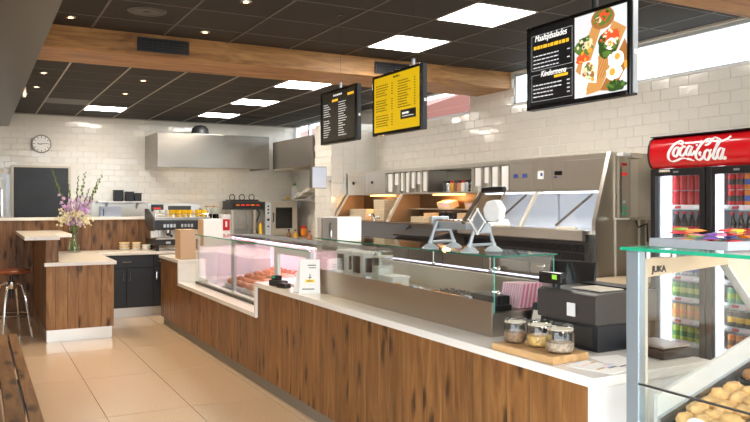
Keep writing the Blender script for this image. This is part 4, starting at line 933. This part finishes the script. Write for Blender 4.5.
blob('bowl_print',.55,.9,.22,.13,'s_wood2',.0015,.02); blob('salad_print',.55,.91,.18,.10,'s_green',.0016,.2,seed=1); blob('salad_print',.58,.93,.10,.06,'s_red',.0017,.2,seed=2); blob('salad_print',.47,.89,.06,.04,'s_cream',.0017,.2,seed=3)
blob('salad_print',.20,.62,.19,.12,'s_green',.0016,.22,seed=4); blob('salad_print',.24,.64,.11,.07,'s_cream',.0017,.3,seed=5); blob('salad_print',.16,.47,.13,.06,'s_red',.0018,.2,seed=6); blob('salad_print',.14,.66,.06,.05,'s_green2',.0018,.3,seed=7); blob('salad_print',.3,.57,.05,.04,'s_orange',.0018,.3,seed=8)
blob('salad_print',.66,.58,.20,.17,'s_green2',.0016,.2,seed=9); blob('salad_print',.70,.66,.15,.09,'s_red',.0017,.2,seed=10); blob('egg_print',.70,.57,.11,.07,'s_egg',.0018,.1,seed=11); blob('yolk_print',.68,.58,.045,.035,'s_orange',.0019,.05,seed=12); blob('salad_print',.62,.47,.08,.04,'s_green',.0019,.2,seed=13)
poly('dish_print',[(.10,.20),(.17,.43),(.47,.43),(.43,.15)],'s_egg',.0019); blob('salad_print',.29,.31,.13,.10,'s_cream',.0020,.25,seed=14); blob('salad_print',.24,.35,.05,.04,'s_green',.0021,.3,seed=15); blob('salad_print',.34,.27,.05,.03,'s_wood2',.0021,.3,seed=16); blob('yolk_print',.36,.20,.035,.03,'s_orange',.0022,.1,seed=17)
blob('egg_print',.80,.38,.15,.10,'s_egg',.0019,.15,seed=18); blob('yolk_print',.82,.41,.05,.04,'s_orange',.0020,.05,seed=19); blob('egg_print',.76,.23,.14,.09,'s_egg',.0021,.15,seed=20); blob('yolk_print',.73,.24,.055,.045,'s_orange',.0022,.05,seed=21); blob('yolk_print',.97,.30,.03,.05,'s_orange',.0021,.05,seed=22)
blob('salad_print',.80,.07,.17,.06,'s_green2',.0022,.25,seed=23); blob('salad_print',.72,.10,.05,.04,'s_green',.0023,.3,seed=24); blob('bowl_print',.15,.06,.09,.06,'s_egg',.0019,.05,seed=25)
rb = random.Random(31)
for (ca, cb, ra_, rb_, cols, n) in ((.55,.91,.16,.09,('s_green','s_red','s_cream','s_green2'),16),(.21,.62,.16,.10,('s_green','s_cream','s_green2','s_orange'),20),(.67,.60,.17,.14,('s_green2','s_red','s_green','s_cream'),22),(.29,.31,.13,.10,('s_cream','s_green','s_wood2','s_egg'),18),(.80,.08,.16,.06,('s_green','s_green2','s_lime'),14),(.16,.47,.11,.05,('s_red','s_orange'),8)):
    for k in range(n):
        q = rb.random()**.5; a_ = rb.uniform(0,6.28); cc_ = rb.choice(cols); cc_ = 's_green' if cc_ == 's_lime' else cc_
        blob('garnish_print', ca+ra_*q*math.cos(a_), cb+rb_*q*math.sin(a_), rb.uniform(.018,.04), rb.uniform(.012,.028), cc_, .0024+.0001*(k%6), .3, 8, k)
# middle: yellow
t, P, rect, W, Hh = menu(4.01,4.665,'screen_yellow','bright yellow menu screen, middle of the three hanging screens',4.15)
mb = MB(); lines('',mb,P,.44,.58,.93,.03)
for k in range(17):
    if k not in (5,11): lines('',mb,P,.05,.05+rl.uniform(.2,.3),.84-.046*k,.016,price=.40)
for k in range(11): lines('',mb,P,.54,.54+rl.uniform(.18,.28),.84-.046*k,.016,price=.88)
mb.build('menu_lines','s_ink',t,kind='stuff'); rect('black_box',.60,.17,.92,.33,'screen_black'); mb = MB(); lines('',mb,P,.64,.78,.25,.035,.002); lines('',mb,P,.64,.88,.21,.012,.002); mb.build('box_lines','s_white',t,kind='stuff')
# farthest: dark
t, P, rect, W, Hh = menu(4.93,5.57,'screen_dark','dark grey menu screen, farthest of the three hanging screens')
mb = MB(); lines('',mb,P,.36,.62,.91,.035)
for k in range(15):
    if k not in (6,): lines('',mb,P,.06,.06+rl.uniform(.12,.22),.76-.048*k,.014)
    lines('',mb,P,.52,.52+rl.uniform(.12,.25),.76-.048*k,.014)
mb.build('menu_lines','s_grey',t,kind='stuff'); rect('yellow_line',.32,.80,.50,.85,'s_yellow'); rect('yellow_line',.78,.86,.96,.91,'s_yellow')

# ================================================================== LEFT BAR
pw = T('bar_partition','waist high oak plank partition with white cap behind the bar','partition',(.9,11.05,0))
planks(pw,'X',-1.5,2.36,11.0,.0,1.305,'partition_oak',.10,.19); B(-1.5,11.022,0,2.36,11.12,1.305).build('core','dark_grey',pw); B(-1.55,10.975,1.305,2.39,11.15,1.345).build('cap','worktop',pw,bevel=.003)
bu = T('bar_unit','oak plank bar unit with a steel plinth at the left','bar unit',(1.05,9.9,0))
planks(bu,'X',.685,1.40,8.90,.13,.84,'rustic_oak_light',.09,.17); B(.70,8.922,.13,1.40,10.98,.84).build('carcass','dark_grey',bu)
planks(bu,'Y',8.925,10.97,.68,.13,1.13,'partition_oak',.12,.2); B(.702,8.985,.842,.80,10.97,1.13).build('raised_back','dark_grey',bu)
for x0 in (.702,): B(x0-.02,8.965,.882,.80,8.985,1.13).build('plank','partition_oak',bu,bevel=.002)
planks(bu,'Y',8.99,10.97,.80,.882,1.13,'partition_oak',.12,.2)
B(.69,8.91,0,1.38,10.95,.13).build('plinth','steel_x',bu)
bt = T('bar_worktop','white worktop on the bar unit carrying the flower vase','worktop',(1.1,9.9,.88))
MB().box(.665,8.87,.84,1.425,8.962,.88).build('slab','worktop',bt,bevel=.003); B(.824,8.962,.84,1.425,10.98,.88).build('slab','worktop',bt,bevel=.003)
ht = T('high_bar_top','raised white edged bar shelf above the stool','bar top',(.65,10,1.13))
B(.47,8.94,1.131,.83,10.97,1.17).build('slab','worktop',ht,bevel=.003); B(.83,9.55,1.131,1.02,10.97,1.17).build('slab','worktop',ht,bevel=.003)

bc = T('black_cabinet','black cabinet with drawers and doors under the cups','cabinet',(1.9,10.65,0))
B(1.427,10.32,.13,2.36,10.98,.84).build('body','cabinet_black',bc)
for a, b in ((1.435,1.78),(1.785,2.13),(2.135,2.355)):
    d = B(a,10.30,.15,b,10.32,.66).build('door','cabinet_black',bc,bevel=.003); MB().tube([((b-.04 if a<1.5 else a+.04),10.285,.5),((b-.04 if a<1.5 else a+.04),10.278,.52),((b-.04 if a<1.5 else a+.04),10.278,.60),((b-.04 if a<1.5 else a+.04),10.285,.62)],.007).build('handle','chrome',d)
for a, b in ((1.435,2.13),(2.135,2.355)):
    d = B(a,10.30,.67,b,10.32,.83).build('drawer','cabinet_black',bc,bevel=.003); MB().tube([((a+b)/2-.06,10.285,.75),((a+b)/2-.05,10.278,.75),((a+b)/2+.05,10.278,.75),((a+b)/2+.06,10.285,.75)],.006).build('handle','chrome',d)
B(1.43,10.33,0,2.36,10.95,.13).build('plinth','steel_x',bc)
cc = T('coffee_counter','dark cabinet below the espresso machine','cabinet',(2.9,10.65,0)); B(2.365,10.32,.1,3.45,10.98,.84).build('body','cabinet_black',cc); B(2.38,10.36,0,3.42,10.95,.1).build('plinth','steel_x',cc)
for a, b in ((2.375,2.9),(2.91,3.44)): B(a,10.30,.12,b,10.32,.83).build('door','cabinet_black',cc,bevel=.003)
cw = B(1.428,10.27,.842,3.46,10.975,.88).build('coffee_worktop','worktop',loc=(2.4,10.6,.842),bevel=.003); tag(cw,'white worktop under the cups and espresso machine','worktop')
for k, (x, y, rim, n) in enumerate(((1.84,10.80,'yellow',3),(1.99,10.74,'yellow',3),(2.115,10.68,'white_plastic',2))):
    lab = ['yellow rimmed white bowl in the left stack on the black cabinet','yellow rimmed white bowl in the middle stack on the black cabinet','plain white bowl in the right stack on the black cabinet'][k]
    for j in range(n):
        z = .881+.036*j; t = T('stacked_bowl',lab,'bowl',(x,y,z),'bowl stack %d' % (k+1)); r_ = .075 if k == 0 else .062
        MB().lathe(x,y,[(r_*.6,z),(r_*.85,z+.015),(r_,z+.034),(r_*.95,z+.034),(r_*.8,z+.018),(.001,z+.014)],18).build('bowl','white_plastic',t,smooth=True)
        MB().lathe(x,y,[(r_*.94,z+.034),(r_*1.01,z+.034),(r_*1.01,z+.038 if j==n-1 else z+.0355),(r_*.94,z+.038 if j==n-1 else z+.0355)],18).build('rim',rim,t,smooth=True)

# bar stool
bs = T('bar_stool','swivel bar stool with reddish wooden seat and chrome legs','stool',(.36,9.42,0))
MB().lathe(.36,9.42,[(.17,.735),(.20,.745),(.205,.765),(.19,.78),(.05,.775),(.001,.775)],24).build('seat','seat_wood',bs,smooth=True)
MB().lathe(.36,9.42,[(.09,.722),(.09,.735),(.001,.735)],16).build('seat_plate','black',bs); MB().cyl((.36,9.42,.45),(.36,9.42,.722),.022).build('screw_column','black',bs,smooth=True); MB().lathe(.36,9.42,[(.05,.56),(.06,.58),(.06,.64),(.05,.65)],14).build('hub','chrome',bs,smooth=True)
for k in range(4):
    a = PI/4+k*PI/2+.35; c_, s_ = math.cos(a), math.sin(a)
    MB().tube([(.36+.05*c_,9.42+.05*s_,.63),(.36+.12*c_,9.42+.12*s_,.60),(.36+.17*c_,9.42+.17*s_,.40),(.36+.23*c_,9.42+.23*s_,.008)],.014,8).build('leg','chrome',bs,smooth=True)
MB().tube([(.36+.185*math.cos(2*PI*k/24),9.42+.185*math.sin(2*PI*k/24),.27) for k in range(25)],.010,6).build('foot_ring','chrome',bs,smooth=True)

# vase of gladioli
vx, vy, vz = 1.16, 10.6, .882
fv = T('flower_vase','clear glass vase with water on the bar worktop','vase',(vx,vy,vz))
MB().lathe(vx,vy,[(.075,vz),(.08,vz+.01),(.078,vz+.06),(.055,vz+.20),(.05,vz+.26),(.068,vz+.34),(.07,vz+.345)],20).build('body','jar_glass',fv,smooth=True); MB().lathe(vx,vy,[(.07,vz+.012),(.068,vz+.06),(.052,vz+.16),(.001,vz+.162)],18).build('water','jar_glass',fv,smooth=True)
rg = random.Random(12)
GL = [(-.26,.02,1.10,'leftmost and tallest'),(-.09,-.10,.98,'second from the left'),(.06,.08,1.02,'centre left'),(.13,-.05,1.07,'centre'),(.20,.12,.85,'short one right of centre'),(.30,-.04,.98,'right leaning'),(.36,.05,1.04,'rightmost')]
for k, (dx, dy, hh, lab) in enumerate(GL):
    t = T('gladiolus','lilac gladiolus stem in the vase, '+lab,'flower',(vx,vy,vz+.02),'gladioli in the vase')
    p0 = Vector((vx-dx*.14,vy-dy*.14,vz+.02)); p1 = Vector((vx+dx*.10,vy+dy*.1,vz+.33)); p2 = Vector((vx+dx*.62,vy+dy*.7,vz+.33+(hh-.33)*.55)); p3 = Vector((vx+dx*(1.0 if k else 1.04),vy+dy,vz+hh))
    P = smooth_path([p0,p1,p2,p3],8)
    MB().tube(P,[.007-.004*i/len(P) for i in range(len(P))],6).build('stem','stem',t,smooth=True)
    m = len(P); fl_ = MB(); bd = MB()
    for i in range(13):
        q = P[int(m*(.36+.024*i))]; a = i*2.4+k
        d = Vector((math.cos(a),math.sin(a),.5)).normalized(); r_ = .05-.002*i
        c_ = q+d*.025
        for j in range(5):
            e = d.orthogonal().normalized(); e.rotate(Matrix.Rotation(j*2*PI/5,3,d)); f_ = d.cross(e)
            tip = c_+d*r_*.9+e*r_; fl_._add([q+d*.008,c_+e*r_*.45+f_*r_*.5,tip,c_+e*r_*.45-f_*r_*.5],[(0,1,2,3)])
        fl_.ball(c_+d*.008,r_*.5,6,4)
    fl_.build('florets','lilac',t,kind='stuff')
    for i in range(10):
        q = P[min(m-1,int(m*(.66+.034*i)))]; a = i*PI+k; s_ = .016-.001*i
        bd.ball(q+Vector((math.cos(a)*.012,math.sin(a)*.012,0)),(s_*.7,s_*.7,s_*1.7),6,5)
    bd.build('buds','stem_dark',t,smooth=True,kind='stuff')
    for i in range(2):
        a = rg.uniform(0,6.28); b0 = P[8]; b1 = b0+Vector((math.cos(a)*.05,math.sin(a)*.05,.16)); b2 = b0+Vector((math.cos(a)*.09,math.sin(a)*.09,.30)); w_ = Vector((-math.sin(a),math.cos(a),0))*.012
        MB()._add([b0-w_*.5,b0+w_*.5,b1+w_,b2,b1-w_],[(0,1,2,3,4)]).build('leaf','leaf',t)
for k in range(7):
    a = k*2*PI/7+.3; t = T('filler_flower','cream filler blossom sprig around the vase mouth','flower',(vx,vy,vz+.05),'cream filler sprigs')
    b1 = Vector((vx+.04*math.cos(a),vy+.04*math.sin(a),vz+.33)); b2 = Vector((vx+.14*math.cos(a),vy+.14*math.sin(a),vz+.42+.05*(k%3)))
    MB().tube(smooth_path([Vector((vx-.03*math.cos(a),vy-.03*math.sin(a),vz+.03)),b1,b2],5),.004,5).build('stem','stem_dark',t); q = MB()
    for i in range(38): q.ball(b2+Vector((rg.gauss(0,.045),rg.gauss(0,.045),rg.gauss(0,.035))),rg.uniform(.009,.018),5,4)
    q.build('blossoms','filler',t,kind='stuff')

# bench in the left foreground
bn_ = T('slat_bench','oak slat bench in the left foreground','bench',(.06,5.4,0))
for k, (a, b) in enumerate(((-.30,-.20),(-.19,-.09),(-.08,.015),(.027,.122),(.134,.224),(.238,.305))):
    B(a,3.4,.415,b,6.88,.45).build('slat','bench_oak',bn_,bevel=.004)
for y in (3.7,5.2,6.7):
    B(-.28,y,.375,.29,y+.06,.415).build('cross_rail','black',bn_)
    for x in (-.27,.23): B(x,y,0,x+.05,y+.06,.375).build('leg','black',bn_)

# ================================================================== BACK WALL
t = T('wall_clock','round white wall clock with a dark steel rim','clock',(.95,13.28,2.51))
cx, cz, cy = .95, 2.51, 13.29
def disc(r_, y0, y1, n=32): 
    return MB().prism([(cx+r_*math.cos(2*PI*i/n),cz+r_*math.sin(2*PI*i/n)) for i in range(n)],'Y',y0,y1)
disc(.15,13.245,13.288).build('rim','steel_dark',t,smooth=True); disc(.132,13.241,13.246).build('dial','paper',t)
for k in range(12):
    a = k*PI/6; MB().rbox((cx+.112*math.sin(a),13.2395,cz+.112*math.cos(a)),(.010,.002,.024),0,0,a).build('hour_mark','black',t)
MB().rbox((cx-.03,13.238,cz-.003),(.07,.002,.010),0,0,.1).build('hour_hand','black',t); MB().rbox((cx+.045,13.237,cz+.004),(.10,.002,.008),0,0,-.06).build('minute_hand','black',t)
t = T('chalkboard','large dark chalkboard with a cream frame on the back wall','chalkboard',(.94,13.28,1.1))
B(.54,13.27,1.1,1.36,13.285,2.12).build('board','chalk',t); MB().box(.50,13.255,1.06,.54,13.29,2.155).box(1.36,13.255,1.06,1.40,13.29,2.155).box(.54,13.255,2.12,1.36,13.29,2.155).box(.54,13.255,1.06,1.36,13.29,1.10).build('frame','frame_beige',t)
d1 = struct(B(-.35,13.26,0,.42,13.285,1.95).build('door_1','white_panel'),'white door left of the chalkboard')
MB().box(.42,13.25,0,.47,13.29,2.0).box(-.40,13.25,0,-.35,13.29,2.0).box(-.35,13.25,1.95,.42,13.29,2.0).build('door_frame','alu_white',d1); B(.36,13.24,.95,.375,13.26,1.75).build('handle','chrome',d1)
t = T('splash_panel','grey steel splash panel under the wall shelf','panel',(2.15,13.28,1.1)); B(1.72,13.275,.9,2.72,13.287,1.53).build('sheet','steel_x',t); B(1.72,13.265,1.52,2.72,13.275,1.535).build('edge','alu',t)
t = T('wall_shelf','white wall shelf carrying black tubs on the back wall','shelf',(2.2,13.2,1.55)); B(1.80,13.06,1.545,2.60,13.285,1.57).build('board','white_panel',t,bevel=.003)
for x in (1.95,2.45): MB().prism([(13.10,1.545),(13.274,1.545),(13.274,1.44)],'X',x,x+.02).build('bracket','alu',t)
for x, w, hh, lab in ((2.14,.15,.19,'tallest black tub, left of the three on the wall shelf'),(2.32,.13,.165,'middle black tub on the wall shelf'),(2.46,.11,.14,'smallest black tub, right of the three on the wall shelf')):
    t = T('storage_tub',lab,'tub',(x,13.16,1.571)); B(x-w/2,13.09,1.571,x+w/2,13.23,1.571+hh-.02).build('body','charcoal',t,bevel=.01); B(x-w/2-.006,13.084,1.571+hh-.02,x+w/2+.006,13.236,1.571+hh).build('lid','black',t,bevel=.004)
t = T('notice','pale blue lit notice leaning on the back counter','notice',(2.03,13.2,.95)); B(1.86,13.2,1.0,2.20,13.215,1.48).build('sheet','paper_blue',t); B(1.855,13.215,.95,2.205,13.24,1.485).build('backing','alu',t); B(1.90,13.197,1.32,1.915,13.2,1.44).build('print','btn_blue',t)

def hood(name, label, x0, y0, z0, x1, y1, z1, front):
    t = T(name,label,'extractor hood',((x0+x1)/2,(y0+y1)/2,z0)); th = .02
    if front == 'Y':
        B(x0,y0,z0,x1,y0+th,z1).build('front_panel','steel_hood',t,bevel=.004); B(x0,y0+th,z0,x0+th,y1,z1).build('side_panel','steel_hood',t); B(x1-th,y0+th,z0,x1,y1,z1).build('side_panel','steel_hood',t)
    else:
        B(x0,y0,z0,x0+th,y1,z1).build('front_panel','steel_dark',t,bevel=.004); B(x0+th,y0,z0,x1,y0+th,z1).build('side_panel','steel_dark',t); B(x0+th,y1-th,z0,x1,y1,z1).build('side_panel','steel_dark',t)
    B(x0+th,y0+th,z1-.02,x1-th,y1-th,z1).build('top','steel_dark',t); MB().box(x0+th,y0+th,z0,x1-th,y0+.09,z0+.02).build('gutter','steel_dark',t)
    for k in range(2):
        xx = x0+(x1-x0)*(.3+.4*k); yy = (y0+y1)/2
        B(xx-.12,yy-.04,z0+.10,xx+.12,yy+.04,z0+.12).build('lamp','hood_fill_glow',t)  # added glow plates, unseen in the hood, to brighten oven and wall below
    n = 5
    for k in range(n):
        a = x0+th+(x1-x0-2*th)*k/n; b = x0+th+(x1-x0-2*th)*(k+1)/n
        MB().hexa([(a,y0+.1,z0+.05),(b-.01,y0+.1,z0+.05),(b-.01,y1-.04,z0+.3),(a,y1-.04,z0+.3),(a,y0+.1,z0+.07),(b-.01,y0+.1,z0+.07),(b-.01,y1-.04,z0+.32),(a,y1-.04,z0+.32)]).build('filter','steel_dark',t)
    return t
hood('extractor_hood','large stainless extractor hood on the back wall',2.61,12.3,2.13,4.54,13.285,2.70,'Y')
hood('extractor_hood','dark stainless extractor hood beside the tiled wall end',4.60,10.56,2.13,5.385,12.28,2.60,'X')
t = T('fan_cowl','round dark fan cowl on top of the large extractor hood','duct',(3.45,12.8,2.70)); MB().lathe(3.45,12.8,[(.15,2.701),(.15,2.77),(.135,2.84),(.09,2.885),(.001,2.90)],20).build('cowl','charcoal',t,smooth=True); MB().lathe(3.45,12.8,[(.15,2.72),(.158,2.725),(.158,2.745),(.15,2.75)],20).build('joint_ring','dark_grey',t,smooth=True)

# kitchen work table on the back wall
kt = T('kitchen_table','stainless work table along the back wall','table',(3.9,12.9,0))
B(2.75,12.3,.90,5.38,13.28,.94).build('top','steel_x',kt,bevel=.004); B(2.80,12.4,.30,5.3,13.2,.33).build('undershelf','steel_dark',kt); B(2.75,13.26,.94,5.38,13.283,1.05).build('upstand','steel_x',kt)
for x in (2.82,4.1,5.3):
    for y in (12.36,13.2): B(x-.02,y-.02,0,x+.02,y+.02,.90).build('leg','steel',kt)
gr = T('contact_grill','black overshelf grill with glowing red bars on the work table','grill',(4.15,12.8,.94))

for x in (3.92,4.33):
    for y in (12.66,13.0): B(x-.03,y-.02,.941,x+.02,y+.02,1.42).build('leg','steel',gr)
B(3.86,12.6,1.42,4.44,13.08,1.46).build('shelf','charcoal',gr); B(3.86,12.62,1.46,4.42,13.06,1.58).build('body','dark_grey',gr,bevel=.008); B(3.90,12.605,1.48,4.38,12.62,1.53).build('burner_front','black',gr)
for k in range(5): B(3.97+.09*k,12.60,1.49,4.03+.09*k,12.606,1.515).build('burner',['orange','led_red','led_red','orange','led_red'][k],gr)
for k in range(3): MB().tube([(3.93+.18*k+.05*math.cos(q/4),12.72,1.60+.05*math.sin(q/4)+.04) for q in range(0,26)],.008,5).build('pan_ring','black',gr)
B(3.9,12.66,1.58,4.40,13.0,1.60).build('pan_rack','black',gr)
gr.location.x += .07
t = T('rubber_hose','black hose hanging beside the oven','hose',(4.5,12.9,.94)); MB().tube(smooth_path([(4.47,12.8,1.44),(4.52,12.75,1.35),(4.45,12.75,1.15),(4.5,12.75,.95)]),.012,6).build('hose','black',t,smooth=True); B(4.43,12.78,1.42,4.55,12.9,1.5).build('bracket','charcoal',t)
ov = T('combi_oven','stainless combi oven with a dark glass door','oven',(4.87,12.85,.94))
B(4.56,12.56,.941,5.18,13.2,1.56).build('body','steel_x',ov,bevel=.004); cp = B(4.56,12.54,.95,4.66,12.56,1.55).build('control_panel','alu_white',ov)
for k, z in enumerate((1.48,1.42,1.36,1.24,1.12)): MB().cyl((4.61,12.54,z),(4.61,12.528,z),.016 if k != 3 else .024).build('knob','black',cp)
dr = B(4.675,12.535,.96,5.16,12.56,1.54).build('door','steel_x',ov,bevel=.003); B(4.75,12.53,1.08,5.07,12.535,1.46).build('window_frame','black',dr); B(4.765,12.527,1.1,5.055,12.53,1.44).build('window_glass','black_gloss',dr); MB().tube([(4.70,12.53,1.2),(4.70,12.50,1.22),(4.70,12.50,1.34),(4.70,12.53,1.36)],.010).build('handle','black',dr)
t = T('yellow_bottle','slim yellow bottle beside the oven','bottle',(4.47,12.5,.941)); MB().lathe(4.45,12.5,[(.03,.941),(.03,1.14),(.012,1.18)],12).build('body','yellow',t,smooth=True); MB().lathe(4.45,12.5,[(.014,1.18),(.014,1.21),(.001,1.212)],10).build('cap','red',t,smooth=True)
t = T('lidded_pot','small red topped pot right of the oven','pot',(5.28,12.5,.941)); MB().lathe(5.28,12.5,[(.05,.941),(.06,1.0),(.05,1.08)],14).build('body','orange',t,smooth=True); MB().lathe(5.28,12.5,[(.055,1.08),(.055,1.12),(.001,1.13)],14).build('lid','red',t,smooth=True)
ku = T('kitchen_unit','stainless kitchen unit under the dark hood','cabinet',(4.95,11.4,0)); B(4.64,10.56,.1,5.38,12.25,.90).build('body','steel',ku); B(4.62,10.55,.90,5.385,12.26,.93).build('top','steel',ku,bevel=.003); B(4.7,10.6,0,5.3,12.2,.1).build('plinth','charcoal',ku)
for k in range(3): B(4.625,10.58+.555*k,.14,4.64,10.58+.555*k+.54,.88).build('door','steel',ku,bevel=.003)
for k,(y,m,n_) in enumerate(((11.9,'brown_can','brown'),(11.6,'gold_can','golden'),(11.0,'meat_brown','reddish brown'))):
    t = T('oil_bottle',n_+' oil bottle on the unit under the dark hood','bottle',(4.75,y,.931),'oil bottles'); MB().lathe(4.75,y,[(.04,.931),(.042,.94),(.042,1.01),(.016,1.05),(.016,1.07)],12).build('body',m,t,smooth=True); MB().lathe(4.75,y,[(.018,1.07),(.018,1.09),(.001,1.092)],10).build('cap','black',t,smooth=True)
ws = T('kitchen_wall_shelf','narrow steel wall shelf in the far right kitchen corner','shelf',(5.25,12.3,1.6)); B(5.08,11.2,1.585,5.38,13.1,1.605).build('board','steel',ws)
for y in (11.4,12.9): B(5.34,y,1.45,5.385,y+.02,1.585).build('bracket','alu',ws)
t = T('cleaning_bottle','white bottle with green cap on the kitchen wall shelf','bottle',(5.2,12.75,1.606)); MB().lathe(5.2,12.75,[(.05,1.606),(.055,1.62),(.055,1.80),(.03,1.86)],12).build('body','white_plastic',t,smooth=True); MB().lathe(5.2,12.75,[(.03,1.86),(.03,1.90),(.001,1.902)],10).build('cap','green',t,smooth=True)
t = T('paper_stack','loose heap of folded white papers on the kitchen wall shelf','papers',(5.2,12.1,1.606))
for k in range(6): MB().rbox((5.2,12.45-.16*k,1.64+.035*k+.02),(.22,.30,.022),.1*k,-.45).build('sheet',['paper','frame_beige'][k%2],t)
t = T('kitchen_timer','small yellow timer on the kitchen wall shelf','timer',(5.15,12.98,1.606)); B(5.11,12.93,1.606,5.18,13.02,1.65).build('body','yellow',t,bevel=.01); MB().cyl((5.11,12.975,1.63),(5.10,12.975,1.63),.015).build('dial','white_plastic',t)
t = T('order_screen','pale blue order screen on the tiled wall end','screen',(4.43,9.95,1.75)); B(4.325,9.90,1.765,4.545,9.915,2.065).build('panel','paper_blue',t,bevel=.003); B(4.315,9.916,1.755,4.555,10.0,2.075).build('back_shell','steel_dark',t,bevel=.004); B(4.45,9.93,1.88,4.645,10.02,1.94).build('arm','steel',t)

# ================================================================== ESPRESSO MACHINE
em = T('espresso_machine','dark blue and chrome espresso machine on the coffee worktop','espresso machine',(2.52,10.6,.881))
for x in (2.2,2.85):
    for y in (10.36,10.8): MB().cyl((x,y,.881),(x,y,.96),.025,.018).build('foot','charcoal',em,smooth=True)
B(2.15,10.29,.96,2.92,10.86,1.04).build('base','charcoal',em,bevel=.008); B(2.17,10.275,1.04,2.90,10.56,1.06).build('drip_tray','steel_x',em,bevel=.003)
B(2.30,10.272,.98,2.36,10.29,1.01).build('badge','alu',em)
B(2.15,10.58,1.04,2.92,10.86,1.34).build('boiler_body','steel_x',em,bevel=.01); B(2.13,10.30,1.17,2.94,10.66,1.30).build('group_housing','cabinet_black',em,bevel=.015)
for k in range(8): B(2.27+.045*k+(.06 if k>3 else 0),10.292,1.205,2.30+.045*k+(.06 if k>3 else 0),10.30,1.25).build('badge_letter','alu',em)
for x in (2.14,2.915): MB().prism([(10.28,1.16),(10.66,1.16),(10.86,1.30),(10.86,1.46),(10.70,1.46),(10.30,1.33)],'X',x-.012,x+.012).build('side_cheek','dark_grey',em)
B(2.16,10.32,1.335,2.91,10.84,1.345).build('cup_tray','steel_x',em); MB().box(2.16,10.82,1.345,2.91,10.84,1.53).build('back_board','alu_white',em); B(2.45,10.812,1.40,2.78,10.82,1.50).build('back_sign','chalk',em); B(2.21,10.80,1.42,2.38,10.818,1.52).build('red_display','charcoal',em); B(2.24,10.795,1.455,2.34,10.80,1.475).build('readout','led_red',em)
for k in range(4): MB().tube([(2.17+.24*k,10.33,1.345),(2.17+.24*k,10.33,1.385)],.006).build('rail_post','chrome',em)
MB().tube([(2.17,10.33,1.385),(2.90,10.33,1.385)],.006).build('cup_rail','chrome',em)
for x in (2.36,2.68):
    MB().lathe(x,10.42,[(.035,1.115),(.04,1.12),(.04,1.17)],14).build('group_head','chrome',em,smooth=True); pf = MB().tube([(x,10.42,1.11),(x,10.34,1.105),(x,10.22,1.09)],[.03,.013,.017],8).build('portafilter','black',em,smooth=True); MB().tube([(x,10.42,1.10),(x,10.42,1.075)],.012,8).build('spout','chrome',pf)
for x in (2.2,2.86): MB().tube([(x,10.32,1.18),(x,10.27,1.16),(x,10.25,1.08)],.007,6).build('steam_wand','chrome',em,smooth=True)
def cup(x, y, z, r_, h_, m, label, group, name='coffee_cup'):
    t = T(name,label,'cup',(x,y,z),group); MB().lathe(x,y,[(r_*.6,z),(r_*.8,z+h_*.25),(r_,z+h_),(r_*.92,z+h_),(r_*.7,z+h_*.3),(.001,z+h_*.2)],14).build('bowl',m,t,smooth=True)
    MB().tube([(x+r_*.9,y,z+h_*.8),(x+r_*1.35,y,z+h_*.7),(x+r_*1.3,y,z+h_*.35),(x+r_*.8,y,z+h_*.3)],.006,5).build('handle',m,t,smooth=True)
for k, x in enumerate((2.41,2.49,2.57,2.65,2.77,2.85)): cup(x,10.40,1.346,.045,.10,'yellow','yellow coffee cup on top of the espresso machine','yellow cups on the machine')
for k, x in enumerate((2.20,2.28,2.36)):
    for j in range(2): cup(x,10.44,1.346+.045*j,.037,.055,'white_plastic','small white coffee cup on the left of the espresso machine','white cups on the machine')
for k, x in enumerate((2.99,3.10)):
    t = T('coffee_grinder',['coffee grinder with clear bean hopper next to the espresso machine','right hand coffee grinder with bean hopper'][k],'grinder',(x,10.62,.881)); B(x-.05,10.52,.881,x+.05,10.74,1.26).build('body','charcoal',t,bevel=.01)
    MB().lathe(x,10.63,[(.03,1.26),(.052,1.33),(.052,1.48)],14).build('hopper','jar_glass',t,smooth=True); MB().lathe(x,10.63,[(.028,1.262),(.048,1.33),(.048,1.38),(.001,1.385)],14).build('beans','cola',t,smooth=True); MB().lathe(x,10.63,[(.054,1.48),(.054,1.50),(.001,1.502)],14).build('lid','tan',t,smooth=True)
t = T('white_box','white upright box with tan side behind the meat display','box',(2.68,9.4,.881)); B(2.552,9.3,.882,2.80,9.55,1.337).build('body','white_panel',t,bevel=.004); B(2.545,9.305,.885,2.552,9.545,1.33).build('side','tan',t)
t = T('cup_carton','red and white printed carton on the coffee worktop','carton',(3.16,10.35,.881)); B(3.085,10.285,.882,3.21,10.42,1.34).build('body','white_panel',t,bevel=.003); B(3.10,10.28,1.15,3.2,10.285,1.31).build('red_panel','red',t); B(3.135,10.277,1.2,3.16,10.28,1.28).build('print','paper',t); B(3.08,10.28,1.34,3.215,10.425,1.375).build('lid','paper',t)
# white cabinet behind the glass display
t = T('tall_cabinet','white cabinet with a narrow stainless door behind the glass display','cabinet',(3.2,6.85,0)); B(3.0,6.62,0,3.42,6.76,1.405).build('body','white_panel',t,bevel=.003)
d = B(2.985,6.60,.05,3.145,6.62,1.40).build('door','steel_dark',t,bevel=.002); MB().tube([(3.07,6.59,1.05),(3.07,6.575,1.08),(3.07,6.575,1.32),(3.07,6.59,1.35)],.008).build('handle','chrome',d,smooth=True); B(3.15,6.60,.05,3.415,6.62,1.40).build('white_door','white_panel',t,bevel=.002)
